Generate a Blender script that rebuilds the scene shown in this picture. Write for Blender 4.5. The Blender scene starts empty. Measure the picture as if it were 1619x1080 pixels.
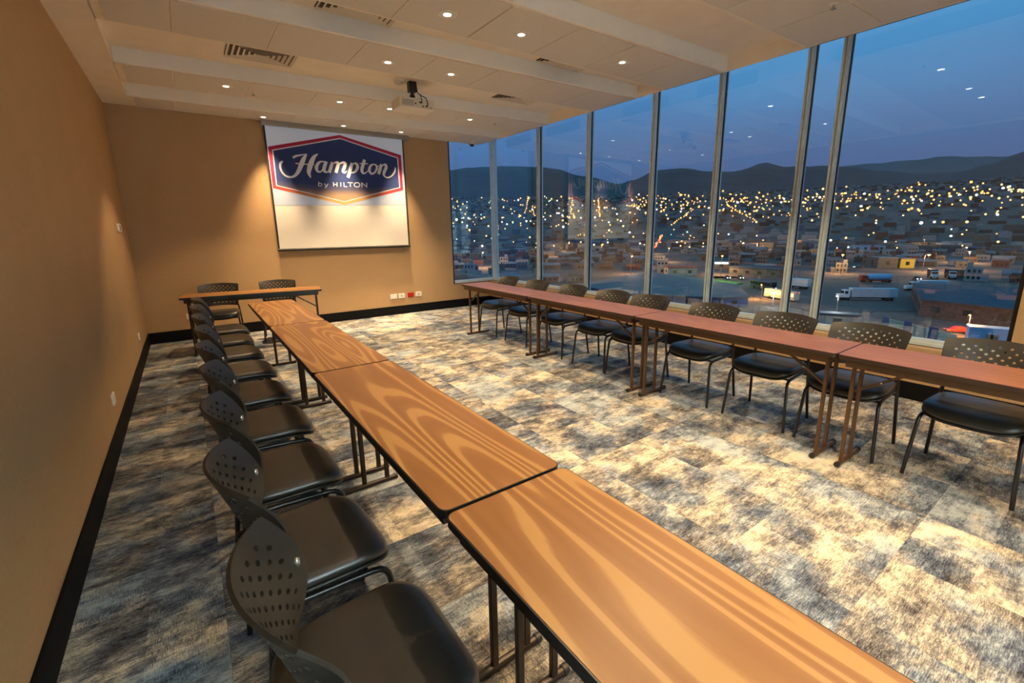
import bpy, bmesh, math, random
from mathutils import Vector, Matrix
random.seed(7)
PI = math.pi
scene = bpy.context.scene
COL = scene.collection

# ------------------------------------------------------------------ camera
cam_data = bpy.data.cameras.new('camera')
cam_data.sensor_width = 36.0
cam_data.lens = 719.369 / 1619 * 36.0
cam_data.shift_x = -17.675 / 1619
cam_data.shift_y = -18.007 / 1619
cam_data.clip_start = 0.05
cam_data.clip_end = 20000
cam = bpy.data.objects.new('camera', cam_data)
COL.objects.link(cam)
EYE = Vector((0.57387, -7.97271, 1.50828))
pitch, yaw, roll = -0.219920, 0.629882, -0.011353
fw = Vector((math.sin(yaw) * math.cos(pitch), math.cos(yaw) * math.cos(pitch), math.sin(pitch)))
rt = Vector((math.cos(yaw), -math.sin(yaw), 0))
up = rt.cross(fw)
r2 = rt * math.cos(roll) + up * math.sin(roll)
u2 = -rt * math.sin(roll) + up * math.cos(roll)
M = Matrix((r2, u2, -fw)).transposed().to_4x4()
M.translation = EYE
cam.matrix_world = M
scene.camera = cam

# ------------------------------------------------------------------ dusk sky
world = bpy.data.worlds.new('dusk_sky')
scene.world = world
world.use_nodes = True
nt = world.node_tree
nt.nodes.clear()
w_out = nt.nodes.new('ShaderNodeOutputWorld')
w_bg = nt.nodes.new('ShaderNodeBackground')
w_tc = nt.nodes.new('ShaderNodeTexCoord')
w_sep = nt.nodes.new('ShaderNodeSeparateXYZ')
w_ramp = nt.nodes.new('ShaderNodeValToRGB')
w_noise = nt.nodes.new('ShaderNodeTexNoise')
w_map = nt.nodes.new('ShaderNodeMapping')
w_add = nt.nodes.new('ShaderNodeMath'); w_add.operation = 'MULTIPLY_ADD'
w_map.inputs['Scale'].default_value = (1.6, 1.6, 7.0)
w_noise.inputs['Scale'].default_value = 1.6
w_noise.inputs['Detail'].default_value = 4
w_add.inputs[1].default_value = 0.10
nt.links.new(w_tc.outputs['Generated'], w_sep.inputs[0])
nt.links.new(w_tc.outputs['Generated'], w_map.inputs['Vector'])
nt.links.new(w_map.outputs[0], w_noise.inputs['Vector'])
nt.links.new(w_noise.outputs['Fac'], w_add.inputs[0])
nt.links.new(w_sep.outputs['Z'], w_add.inputs[2])
nt.links.new(w_add.outputs[0], w_ramp.inputs['Fac'])
nt.links.new(w_ramp.outputs['Color'], w_bg.inputs['Color'])
nt.links.new(w_bg.outputs[0], w_out.inputs['Surface'])
cr = w_ramp.color_ramp
SKY = [(0.0, (0.062, 0.095, 0.205)), (0.15, (0.066, 0.135, 0.305)), (0.24, (0.070, 0.195, 0.430)),
       (0.35, (0.082, 0.300, 0.600)), (0.52, (0.105, 0.410, 0.750))]
while len(cr.elements) < len(SKY):
    cr.elements.new(0.5)
for e, (p, c) in zip(cr.elements, SKY):
    e.position = p
    e.color = (*c, 1)
w_bg.inputs['Strength'].default_value = 1.0

# ------------------------------------------------------------------ exposure
vs = scene.view_settings
vs.view_transform = 'Standard'
vs.look = 'None'
vs.exposure = 0.20
vs.gamma = 1.0
vs.use_curve_mapping = False
LIGHT_W = 128.0              # watts of one ceiling downlight
LIGHT_COL = (1.0, 0.70, 0.40)
CORRIDOR_W = 70.0            # strength of the cool corridor panel behind the camera
STREET_COL = (1.0, 0.60, 0.26)

# ------------------------------------------------------------------ materials
MATS = {}

def new_mat(name):
    m = bpy.data.materials.new(name)
    m.use_nodes = True
    n = m.node_tree.nodes
    n.clear()
    out = n.new('ShaderNodeOutputMaterial')
    b = n.new('ShaderNodeBsdfPrincipled')
    m.node_tree.links.new(b.outputs[0], out.inputs[0])
    MATS[name] = m
    return m, n, m.node_tree.links, b

def ramp(n, stops, interp='LINEAR'):
    r = n.new('ShaderNodeValToRGB')
    r.color_ramp.interpolation = interp
    while len(r.color_ramp.elements) < len(stops):
        r.color_ramp.elements.new(0.5)
    for e, (p, c) in zip(r.color_ramp.elements, stops):
        e.position = p
        e.color = (*c, 1)
    return r

def noise(n, l, src, scale, detail=3, rough=0.55, mapscale=None):
    t = n.new('ShaderNodeTexNoise')
    t.inputs['Scale'].default_value = scale
    t.inputs['Detail'].default_value = detail
    t.inputs['Roughness'].default_value = rough
    if mapscale:
        mp = n.new('ShaderNodeMapping')
        mp.inputs['Scale'].default_value = mapscale
        l.new(src, mp.inputs['Vector'])
        src = mp.outputs[0]
    l.new(src, t.inputs['Vector'])
    return t

def math_node(n, l, op, a, b=None, c=None):
    m = n.new('ShaderNodeMath')
    m.operation = op
    for i, v in enumerate((a, b, c)):
        if v is None:
            continue
        if isinstance(v, (int, float)):
            m.inputs[i].default_value = v
        else:
            l.new(v, m.inputs[i])
    return m.outputs[0]

def bump(n, l, b, h, strength=0.2, dist=0.002):
    bp = n.new('ShaderNodeBump')
    bp.inputs['Strength'].default_value = strength
    bp.inputs['Distance'].default_value = dist
    l.new(h, bp.inputs['Height'])
    l.new(bp.outputs[0], b.inputs['Normal'])

def mat(name, col, rough=0.6, metal=0.0, spec=0.5, var=0.12, scale=30.0, bmp=0.0, emit=None, es=0.0):
    """plain material with a little procedural unevenness"""
    m, n, l, b = new_mat(name)
    tc = n.new('ShaderNodeTexCoord')
    t = noise(n, l, tc.outputs['Object'], scale)
    c1 = tuple(max(0, v * (1 - var)) for v in col)
    c2 = tuple(min(1, v * (1 + var)) for v in col)
    r = ramp(n, [(0.3, c1), (0.7, c2)])
    l.new(t.outputs['Fac'], r.inputs[0])
    l.new(r.outputs[0], b.inputs['Base Color'])
    b.inputs['Roughness'].default_value = rough
    b.inputs['Metallic'].default_value = metal
    b.inputs['Specular IOR Level'].default_value = spec
    if bmp:
        bump(n, l, b, t.outputs['Fac'], bmp)
    if emit:
        b.inputs['Emission Color'].default_value = (*emit, 1)
        b.inputs['Emission Strength'].default_value = es
    return m

def glow(name, col, strength, sample=False):
    m, n, l, b = new_mat(name)
    b.inputs['Base Color'].default_value = (*[min(1, c) for c in col], 1)
    b.inputs['Emission Color'].default_value = (*col, 1)
    b.inputs['Emission Strength'].default_value = strength
    if not sample:
        m.cycles.emission_sampling = 'NONE'
    return m

# wallcovering: woven vinyl
m, n, l, b = new_mat('wallcovering')
tc = n.new('ShaderNodeNewGeometry')
t1 = noise(n, l, tc.outputs['Position'], 1.0, 4, 0.7, (60, 60, 260))
t2 = noise(n, l, tc.outputs['Position'], 1.0, 3, 0.6, (220, 220, 30))
t3 = noise(n, l, tc.outputs['Position'], 2.2, 4, 0.6)
s = math_node(n, l, 'ADD', t1.outputs['Fac'], t2.outputs['Fac'])
s2 = math_node(n, l, 'MULTIPLY_ADD', t3.outputs['Fac'], 0.5, s)
r = ramp(n, [(0.30, (0.36, 0.230, 0.112)), (0.62, (0.50, 0.325, 0.165)), (1.0, (0.59, 0.40, 0.22))])
l.new(math_node(n, l, 'MULTIPLY', s2, 0.48), r.inputs[0])
l.new(r.outputs[0], b.inputs['Base Color'])
b.inputs['Roughness'].default_value = 0.75
b.inputs['Specular IOR Level'].default_value = 0.25
bump(n, l, b, s, 0.25, 0.001)

TILE_X, TILE_Y = 5.549 / 11, 0.5
# carpet: worn abstract pattern streaked along x, each tile offset
m, n, l, b = new_mat('carpet')
g = n.new('ShaderNodeNewGeometry')
oi = n.new('ShaderNodeObjectInfo')
off = n.new('ShaderNodeVectorMath'); off.operation = 'MULTIPLY_ADD'
off.inputs[1].default_value = (7.0, 13.0, 3.0)
cmb = n.new('ShaderNodeCombineXYZ')
for i in range(3):
    l.new(oi.outputs['Random'], cmb.inputs[i])
l.new(cmb.outputs[0], off.inputs[0])
l.new(g.outputs['Position'], off.inputs[2])
src = off.outputs[0]
snap = n.new('ShaderNodeVectorMath'); snap.operation = 'SNAP'
snap.inputs[1].default_value = (TILE_X / 2, TILE_Y / 2, 10.0)
l.new(g.outputs['Position'], snap.inputs[0])
wn = n.new('ShaderNodeTexWhiteNoise'); wn.noise_dimensions = '3D'
l.new(snap.outputs[0], wn.inputs['Vector'])
big = noise(n, l, g.outputs['Position'], 0.9, 3, 0.6)
patch = noise(n, l, src, 4.6, 6, 0.70, (0.8, 1.25, 1))
streak = noise(n, l, src, 1.0, 4, 0.72, (12, 90, 1))
hatch = noise(n, l, g.outputs['Position'], 1.0, 2, 0.7, (30, 260, 1))
hatch2 = noise(n, l, g.outputs['Position'], 1.0, 2, 0.7, (260, 30, 1))
hm = n.new('ShaderNodeMix'); hm.data_type = 'FLOAT'
l.new(math_node(n, l, 'GREATER_THAN', wn.outputs['Value'], 0.68), hm.inputs['Factor'])
l.new(hatch.outputs['Fac'], hm.inputs['A']); l.new(hatch2.outputs['Fac'], hm.inputs['B'])
speck = noise(n, l, g.outputs['Position'], 1.0, 2, 0.8, (170, 190, 1))
blot = noise(n, l, src, 17.0, 6, 0.78, (0.7, 1.3, 1))
a1 = math_node(n, l, 'MULTIPLY', patch.outputs['Fac'], 1.55)
a1 = math_node(n, l, 'MULTIPLY_ADD', streak.outputs['Fac'], 0.62, a1)
a1 = math_node(n, l, 'MULTIPLY_ADD', hm.outputs['Result'], 0.80, a1)
a1 = math_node(n, l, 'MULTIPLY_ADD', speck.outputs['Fac'], 0.65, a1)
a1 = math_node(n, l, 'MULTIPLY_ADD', blot.outputs['Fac'], 0.95, a1)
a1 = math_node(n, l, 'MULTIPLY_ADD', big.outputs['Fac'], 0.55, a1)
a1 = math_node(n, l, 'MULTIPLY_ADD', wn.outputs['Value'], 0.20, a1)
a5 = math_node(n, l, 'MULTIPLY_ADD', a1, 1.25, -2.77)
r = ramp(n, [(0.05, (0.036, 0.030, 0.028)), (0.25, (0.105, 0.098, 0.094)), (0.43, (0.190, 0.178, 0.160)),
             (0.58, (0.33, 0.295, 0.235)), (0.74, (0.54, 0.475, 0.355)), (0.95, (0.70, 0.63, 0.48))])
l.new(a5, r.inputs[0])
blue = n.new('ShaderNodeMix'); blue.data_type = 'RGBA'
bl = noise(n, l, src, 2.6, 4, 0.65)
bf2 = n.new('ShaderNodeMapRange')
bf2.inputs['From Min'].default_value = 0.43; bf2.inputs['From Max'].default_value = 0.56
bf2.inputs['To Max'].default_value = 0.85
l.new(bl.outputs['Fac'], bf2.inputs['Value'])
l.new(bf2.outputs[0], blue.inputs['Factor'])
l.new(r.outputs[0], blue.inputs['A'])
mul = n.new('ShaderNodeMix'); mul.data_type = 'RGBA'; mul.blend_type = 'MULTIPLY'
mul.inputs['Factor'].default_value = 1.0
mul.inputs['B'].default_value = (0.47, 0.66, 1.0, 1)
l.new(r.outputs[0], mul.inputs['A'])
l.new(mul.outputs['Result'], blue.inputs['B'])
l.new(blue.outputs['Result'], b.inputs['Base Color'])
b.inputs['Roughness'].default_value = 0.95
b.inputs['Specular IOR Level'].default_value = 0.1
bump(n, l, b, speck.outputs['Fac'], 0.4, 0.003)

# laminate wood: contour bands of stretched noise give long flame figures
def wood(name, dark, mid, light, bands, sx, sy, rough):
    m, n, l, b = new_mat(name)
    tc = n.new('ShaderNodeTexCoord')
    oi = n.new('ShaderNodeObjectInfo')
    cmb = n.new('ShaderNodeCombineXYZ')
    l.new(math_node(n, l, 'MULTIPLY', oi.outputs['Random'], 9.0), cmb.inputs['X'])
    l.new(math_node(n, l, 'MULTIPLY', oi.outputs['Random'], 23.0), cmb.inputs['Y'])
    vm = n.new('ShaderNodeVectorMath'); vm.operation = 'ADD'
    l.new(tc.outputs['Object'], vm.inputs[0]); l.new(cmb.outputs[0], vm.inputs[1])
    f = noise(n, l, vm.outputs[0], 1.0, 0.6, 0.35, (sx, sy, 1))
    v = math_node(n, l, 'SINE', math_node(n, l, 'MULTIPLY', f.outputs['Fac'], bands * 2 * PI))
    gr = noise(n, l, tc.outputs['Object'], 1.0, 4, 0.65, (150, 5, 1))
    sh = noise(n, l, vm.outputs[0], 1.0, 2, 0.5, (9, 1.4, 1))
    v = math_node(n, l, 'MULTIPLY_ADD', math_node(n, l, 'MULTIPLY', v, math_node(n, l, 'ABSOLUTE', v)), 0.5, math_node(n, l, 'MULTIPLY', v, 0.5))
    v2 = math_node(n, l, 'MULTIPLY_ADD', v, 0.36, 0.26)
    v2 = math_node(n, l, 'MULTIPLY_ADD', gr.outputs['Fac'], 0.20, v2)
    v2 = math_node(n, l, 'MULTIPLY_ADD', sh.outputs['Fac'], 0.30, v2)
    r = ramp(n, [(0.10, dark), (0.56, mid), (0.72, light), (1.0, light)])
    l.new(v2, r.inputs[0])
    l.new(r.outputs[0], b.inputs['Base Color'])
    b.inputs['Roughness'].default_value = rough
    b.inputs['Specular IOR Level'].default_value = 0.40
    return m
wood('oak_laminate', (0.275, 0.118, 0.036), (0.32, 0.142, 0.044), (0.46, 0.245, 0.080), 11.0, 5.5, 0.55, 0.40)
wood('sky_reddened_laminate', (0.105, 0.038, 0.016), (0.155, 0.060, 0.027), (0.27, 0.115, 0.055), 18.0, 30.0, 0.5, 0.40)  # redder tint paints in the sky's reflection on the window-side tops

mat('white_paint', (0.92, 0.96, 1.0), 0.7, var=0.03, scale=8)
mat('gypsum', (0.90, 0.81, 0.69), 0.8, var=0.03, scale=6)
mat('ceiling_tile', (0.72, 0.68, 0.63), 0.9, var=0.10, scale=220, bmp=0.15)
mat('tee_bar', (0.72, 0.66, 0.57), 0.6, var=0.04)
mat('black_skirting', (0.004, 0.004, 0.0045), 0.6, spec=0.15)
mat('aluminium', (0.62, 0.74, 0.76), 0.4, metal=0.0, var=0.06, scale=12)
mat('dark_gasket', (0.012, 0.013, 0.015), 0.5)
mat('black_plastic', (0.019, 0.018, 0.015), 0.42, spec=0.42, var=0.1, scale=300, bmp=0.06)
mat('black_vinyl', (0.022, 0.020, 0.016), 0.38, spec=0.75, var=0.12, scale=160, bmp=0.12)
mat('black_tube', (0.008, 0.008, 0.009), 0.28, spec=0.6)
mat('brown_tube', (0.10, 0.048, 0.020), 0.35, metal=0.3, var=0.1)
mat('dark_bronze_tube', (0.030, 0.018, 0.010), 0.32, metal=0.3, var=0.1)
mat('black_edge', (0.010, 0.010, 0.011), 0.35)
mat('brown_edge', (0.035, 0.020, 0.012), 0.35)
mat('chrome', (0.6, 0.6, 0.58), 0.25, metal=0.9)
mat('white_plastic', (0.80, 0.78, 0.72), 0.4, var=0.03)
mat('cream_plastic', (0.78, 0.72, 0.58), 0.4, var=0.03)
mat('red_plastic', (0.45, 0.012, 0.010), 0.35)
mat('grey_metal', (0.34, 0.33, 0.31), 0.45, metal=0.3, var=0.05)
mat('vent_dark', (0.10, 0.085, 0.07), 0.7)
mat('screen_fabric', (0.86, 0.84, 0.78), 0.8, var=0.02, scale=200)
mat('screen_black', (0.006, 0.006, 0.006), 0.6)
glow('lamp_lens', (1.0, 0.88, 0.62), 9.0)
glow('corridor_panel', (0.72, 0.95, 1.0), CORRIDOR_W, True)

# window glass: two faint mirror faces, the rest clear
m = bpy.data.materials.new('window_glass'); m.use_nodes = True; MATS['window_glass'] = m
n = m.node_tree.nodes; l = m.node_tree.links; n.clear()
out = n.new('ShaderNodeOutputMaterial'); mx = n.new('ShaderNodeMixShader')
tr = n.new('ShaderNodeBsdfTransparent'); gl = n.new('ShaderNodeBsdfGlossy')
tr.inputs['Color'].default_value = (0.975, 0.985, 0.98, 1)
gl.inputs['Roughness'].default_value = 0.0
gl.inputs['Color'].default_value = (0.9, 0.96, 1.0, 1)
lw = n.new('ShaderNodeLayerWeight'); lw.inputs['Blend'].default_value = 0.5
f4 = math_node(n, l, 'POWER', lw.outputs['Facing'], 4.0)
fac = math_node(n, l, 'MULTIPLY_ADD', f4, 0.6, 0.080)
l.new(fac, mx.inputs['Fac']); l.new(tr.outputs[0], mx.inputs[1]); l.new(gl.outputs[0], mx.inputs[2])
l.new(mx.outputs[0], out.inputs[0])

# ------------------------------------------------------------------ mesh helpers
class MB:
    """collects shapes for one mesh object"""
    def __init__(self):
        self.v = []; self.f = []; self.m = []; self.s = []
    def add(self, verts, faces, mi=0, smooth=False):
        o = len(self.v)
        self.v += [tuple(p) for p in verts]
        for fc in faces:
            self.f.append([i + o for i in fc]); self.m.append(mi); self.s.append(smooth)
    def box(self, x0, x1, y0, y1, z0, z1, mi=0):
        v = [(x, y, z) for z in (z0, z1) for y in (y0, y1) for x in (x0, x1)]
        self.add(v, [(0, 2, 3, 1), (4, 5, 7, 6), (0, 1, 5, 4), (2, 6, 7, 3), (0, 4, 6, 2), (1, 3, 7, 5)], mi)
    def prism(self, poly, z0, z1, mi=0, mtop=None, mbot=None):
        k = len(poly)
        v = [(x, y, z0) for x, y in poly] + [(x, y, z1) for x, y in poly]
        self.add(v, [(i, (i + 1) % k, k + (i + 1) % k, k + i) for i in range(k)], mi)
        self.add(v, [tuple(range(k, 2 * k))], mi if mtop is None else mtop)
        self.add(v, [tuple(reversed(range(k)))], mi if mbot is None else mbot)
    def tube(self, pts, r, seg=8, mi=0, caps=True, square=False):
        pts = [Vector(p) for p in pts]
        rs = r if isinstance(r, (list, tuple)) else [r] * len(pts)
        rings = []
        prev = None
        for i, p in enumerate(pts):
            d = (pts[min(i + 1, len(pts) - 1)] - pts[max(i - 1, 0)]).normalized()
            ref = prev if prev is not None else (Vector((1, 0, 0)) if abs(d.x) < 0.9 else Vector((0, 1, 0)))
            a = (ref - d * ref.dot(d)).normalized()
            prev = a
            bb = d.cross(a)
            off = PI / seg if square else 0
            rings.append([p + (a * math.cos(off + 2 * PI * k / seg) + bb * math.sin(off + 2 * PI * k / seg)) * rs[i] for k in range(seg)])
        v = [q for rg in rings for q in rg]
        fcs = []
        for i in range(len(rings) - 1):
            for k in range(seg):
                k2 = (k + 1) % seg
                fcs.append((i * seg + k, i * seg + k2, (i + 1) * seg + k2, (i + 1) * seg + k))
        self.add(v, fcs, mi, not square)
        if caps:
            self.add(v, [tuple(reversed(range(seg))), tuple(range((len(rings) - 1) * seg, len(rings) * seg))], mi)
    def lathe(self, prof, c=(0, 0, 0), seg=20, mi=0, smooth=True, ax='z'):
        v = []
        for r_, h in prof:
            for k in range(seg):
                a = 2 * PI * k / seg
                if ax == 'z':
                    v.append((c[0] + r_ * math.cos(a), c[1] + r_ * math.sin(a), c[2] + h))
                elif ax == 'y':
                    v.append((c[0] + r_ * math.cos(a), c[1] + h, c[2] + r_ * math.sin(a)))
                else:
                    v.append((c[0] + h, c[1] + r_ * math.cos(a), c[2] + r_ * math.sin(a)))
        f = []
        for i in range(len(prof) - 1):
            for k in range(seg):
                k2 = (k + 1) % seg
                f.append((i * seg + k, i * seg + k2, (i + 1) * seg + k2, (i + 1) * seg + k))
        self.add(v, f, mi, smooth)
        self.add(v, [tuple(range(seg)), tuple(range((len(prof) - 1) * seg, len(prof) * seg))], mi)
    def mesh(self, name, mats):
        me = bpy.data.meshes.new(name)
        me.from_pydata(self.v, [], self.f)
        for mm in (mats if isinstance(mats, (list, tuple)) else [mats]):
            me.materials.append(MATS[mm])
        me.polygons.foreach_set('material_index', self.m)
        me.polygons.foreach_set('use_smooth', self.s)
        me.update()
        bm = bmesh.new(); bm.from_mesh(me)
        bmesh.ops.recalc_face_normals(bm, faces=bm.faces)
        bm.to_mesh(me); bm.free()
        return me
    def build(self, name, mats, parent=None):
        return link(name, self.mesh(name, mats), parent)

def link(name, data, parent=None):
    o = bpy.data.objects.new(name, data)
    COL.objects.link(o)
    if parent is not None:
        o.parent = parent
    return o

def empty(name, loc=(0, 0, 0), rz=0.0):
    o = link(name, None)
    o.empty_display_size = 0.1
    o.location = loc
    o.rotation_euler = (0, 0, rz)
    return o

def tag(o, label, cat, group=None, kind=None):
    o['label'] = label
    o['category'] = cat
    if group: o['group'] = group
    if kind: o['kind'] = kind
    return o

def struct(o, label=None):
    o['kind'] = 'structure'
    if label: o['label'] = label
    return o

def copy_tree(o, parent=None):
    c = o.copy()
    COL.objects.link(c)
    c.parent = parent
    for ch in list(o.children):
        copy_tree(ch, c)
    return c

def bevel(o, w, seg=2):
    md = o.modifiers.new('bevel', 'BEVEL')
    md.width = w; md.segments = seg; md.limit_method = 'ANGLE'
    return o

def box_obj(name, m, parent, *b, bev=0.0):
    mb = MB(); mb.box(*b)
    o = mb.build(name, m, parent)
    if bev: bevel(o, bev)
    return o

def rrect(hx, hy, r, seg=5):
    p = []
    for cx, cy, a0 in ((hx - r, hy - r, 0), (-hx + r, hy - r, PI / 2), (-hx + r, -hy + r, PI), (hx - r, -hy + r, 1.5 * PI)):
        for k in range(seg + 1):
            a = a0 + PI / 2 * k / seg
            p.append((cx + r * math.cos(a), cy + r * math.sin(a)))
    return p

# ================================================================== the room
WD, CE, GX, LZ, HZ, SILL, JX, YR = 5.549, 5.400, 5.655, 3.082, 3.222, 0.470, 4.720, -10.5
BBH = 0.155

# floor: slab plus carpet tiles
fl = struct(box_obj('floor', 'carpet', None, -0.2, 5.8, YR - 0.2, 0.2, -0.2, -0.012))
NX, NY = 11, 21
TX, TY = WD / NX, -YR / NY
mb = MB()
mb.prism(rrect(TX / 2 - 0.0006, TY / 2 - 0.0006, 0.002, 1), -0.012, 0.0)
tile_me = mb.mesh('carpet_tile', 'carpet')
for j in range(NY):
    for i in range(NX):
        o = link('carpet_tile', tile_me, fl)
        o.location = ((i + 0.5) * TX, -(j + 0.5) * TY, 0)

# walls
mb = MB(); mb.box(-0.2, 0, YR - 0.2, 0.2, -0.2, 3.4)
wall_left = struct(mb.build('wall_left', 'wallcovering'))
mb = MB()
mb.box(0, JX, 0, 0.2, -0.2, 3.4)
mb.box(JX, 5.76, 0, 0.2, -0.2, SILL)
wall_back = struct(mb.build('wall_back', 'wallcovering'))
PIER = -7.452
mb = MB()
mb.box(WD, 5.76, PIER, 0.0, -0.2, SILL - 0.005)
mb.box(WD, 5.76, YR - 0.2, PIER, -0.2, 3.4)
wall_right = struct(mb.build('wall_right', 'wallcovering'))
DX0, DX1, DZ = 0.25, 2.05, 2.60
mb = MB()
mb.box(0, DX0, YR - 0.2, YR, -0.2, 3.4)
mb.box(DX1, WD, YR - 0.2, YR, -0.2, 3.4)
mb.box(DX0, DX1, YR - 0.2, YR, DZ, 3.4)
wall_rear = struct(mb.build('wall_rear', 'wallcovering'))
# doorway behind the camera to a corridor with a cool light panel
mb = MB()
y0 = YR - 0.2
mb.box(DX0 - 0.4, DX1 + 0.4, y0 - 2.0, y0, -0.2, 0.0)
mb.box(DX0 - 0.5, DX0 - 0.4, y0 - 2.0, y0, -0.2, 2.9)
mb.box(DX1 + 0.4, DX1 + 0.5, y0 - 2.0, y0, -0.2, 2.9)
mb.box(DX0 - 0.5, DX1 + 0.5, y0 - 2.1, y0 - 2.0, -0.2, 2.9)
mb.box(DX0 - 0.5, DX1 + 0.5, y0 - 2.1, y0, 2.9, 3.0)
struct(mb.build('wall_corridor', 'white_paint'))
for q, px in enumerate((0.70, 1.65)):
    panel = empty('corridor_light', (px, y0 - 0.95, 2.9))
    tag(panel, 'cool white light panel on the corridor ceiling behind the doorway, %s one' % ('left', 'right')[q], 'ceiling light', 'corridor light panels')
    mb = MB(); mb.box(-0.32, 0.32, -0.62, 0.62, -0.05, 0.0); mb.build('frame', 'white_plastic', panel)
    mb = MB(); mb.box(-0.28, 0.28, -0.58, 0.58, -0.054, -0.048); mb.build('diffuser', 'corridor_panel', panel)
mb = MB()
for a in (DX0 - 0.05, DX1):
    mb.box(a, a + 0.05, YR, YR + 0.02, 0, DZ + 0.05)
mb.box(DX0, DX1, YR, YR + 0.02, DZ, DZ + 0.05)
struct(mb.build('trim_1', 'black_skirting'))

# black skirting boards
def skirting(name, *b):
    o = struct(box_obj(name, 'black_skirting', None, *b)); bevel(o, 0.004)
skirting('baseboard_left', 0, 0.013, YR, -0.0, 0, BBH)
skirting('baseboard_back', 0.013, WD - 0.013, -0.013, 0, 0, BBH)
skirting('baseboard_right', WD - 0.013, WD, YR, 0.0, 0, BBH)

# ceiling: low tiled strips with raised white troughs between them
def strip_edge(a, x):
    return a[0] + (a[1] - a[0]) * (x - 0.27) / (5.40 - 0.27)
F1, S2, F2, S3, F3, S4, F4, T5 = ((-0.55, -0.80), (-1.18, -1.26), (-1.88, -2.13), (-2.98, -3.04), (-3.68, -3.83),
                                  (-4.20, -4.26), (-4.93, -5.02), (-5.64, -5.78))
strips = [((0.0, 0.0), F1), (S2, F2), (S3, F3), (S4, F4), (T5, (YR, YR))]
mb = MB()
mb.box(-0.2, CE, YR, 0.2, HZ, 3.45)                       # raised ceiling
mb.box(0, 0.27, YR, 0, LZ, HZ + 0.01)                     # low border along the left wall
for far, near in strips:
    x0, x1 = 0.265, CE
    poly = [(x0, strip_edge(near, x0)), (x1, strip_edge(near, x1)), (x1, strip_edge(far, x1)), (x0, strip_edge(far, x0))]
    mb.prism(poly, LZ, HZ + 0.01)
mb.box(CE - 0.015, CE, YR, 0, LZ, HZ + 0.01)              # fascia along the glass
mb.box(CE, 5.80, PIER, 0.2, 3.36, 3.45)                   # blind pocket
mb.box(CE, 5.80, YR - 0.2, PIER, LZ, 3.45)
ceiling = struct(mb.build('ceiling', 'gypsum'))
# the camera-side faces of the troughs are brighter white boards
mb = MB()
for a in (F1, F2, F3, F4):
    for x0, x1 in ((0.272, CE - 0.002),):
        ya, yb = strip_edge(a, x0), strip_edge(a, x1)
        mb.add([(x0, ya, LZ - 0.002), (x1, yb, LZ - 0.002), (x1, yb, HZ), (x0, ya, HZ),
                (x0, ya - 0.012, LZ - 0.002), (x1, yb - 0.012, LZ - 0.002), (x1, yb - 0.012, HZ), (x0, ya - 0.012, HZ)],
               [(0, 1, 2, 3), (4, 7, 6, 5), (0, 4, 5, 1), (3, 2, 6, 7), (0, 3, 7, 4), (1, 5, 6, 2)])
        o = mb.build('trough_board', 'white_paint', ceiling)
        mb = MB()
seams = [0.32, 0.72, 1.39, 2.07, 2.725, 3.385, 4.04, 4.71, 5.345]
for si, (far, near) in enumerate(strips):
    rows = 1
    if si == 4:
        rows = 8
    for rrow in range(rows):
        for i in range(len(seams) - 1):
            x0, x1 = seams[i] + 0.006, seams[i + 1] - 0.006
            def edge(x, t):
                yf = strip_edge(far, x) - (0.035 if si else 0.01)
                yn = strip_edge(near, x) + 0.03
                return yf + (yn - yf) * t
            t0, t1 = rrow / rows, (rrow + 1) / rows
            g = 0.006 if rows > 1 else 0.0
            poly = [(x0, edge(x0, t1) + g), (x1, edge(x1, t1) + g), (x1, edge(x1, t0) - g), (x0, edge(x0, t0) - g)]
            mb = MB(); mb.prism(poly, LZ - 0.007, LZ + 0.002)
            mb.build('ceiling_tile', 'ceiling_tile', ceiling)

# windows: aluminium frames and single panes
def mullion(mb, yc, w=0.06):
    mb.box(GX + 0.018, GX + 0.10, yc - w / 2, yc + w / 2, SILL, 3.36)
    mb.box(GX, GX + 0.02, yc - w / 2 + 0.006, yc - 0.006, SILL, 3.36)
    mb.box(GX, GX + 0.02, yc + 0.006, yc + w / 2 - 0.006, SILL, 3.36)
wn = 1
w = struct(empty('window_%d' % wn)); wn += 1
mb = MB()
mb.box(JX, 5.68, 0.0, 0.06, SILL, SILL + 0.055)
mb.box(JX, 5.68, 0.0, 0.06, 3.34, 3.40)
mb.build('frame', 'aluminium', w)
mb = MB(); mb.box(JX, JX + 0.022, -0.003, 0.06, SILL, 3.08)
mb.build('gasket', 'dark_gasket', w)
mb = MB(); mb.box(JX + 0.02, 5.68, 0.035, 0.043, SILL + 0.05, 3.35)
mb.build('pane', 'window_glass', w)
MY = [0.0, -1.467, -2.692, -3.892, -4.808, -5.722, -6.020, PIER + 0.0]
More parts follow.
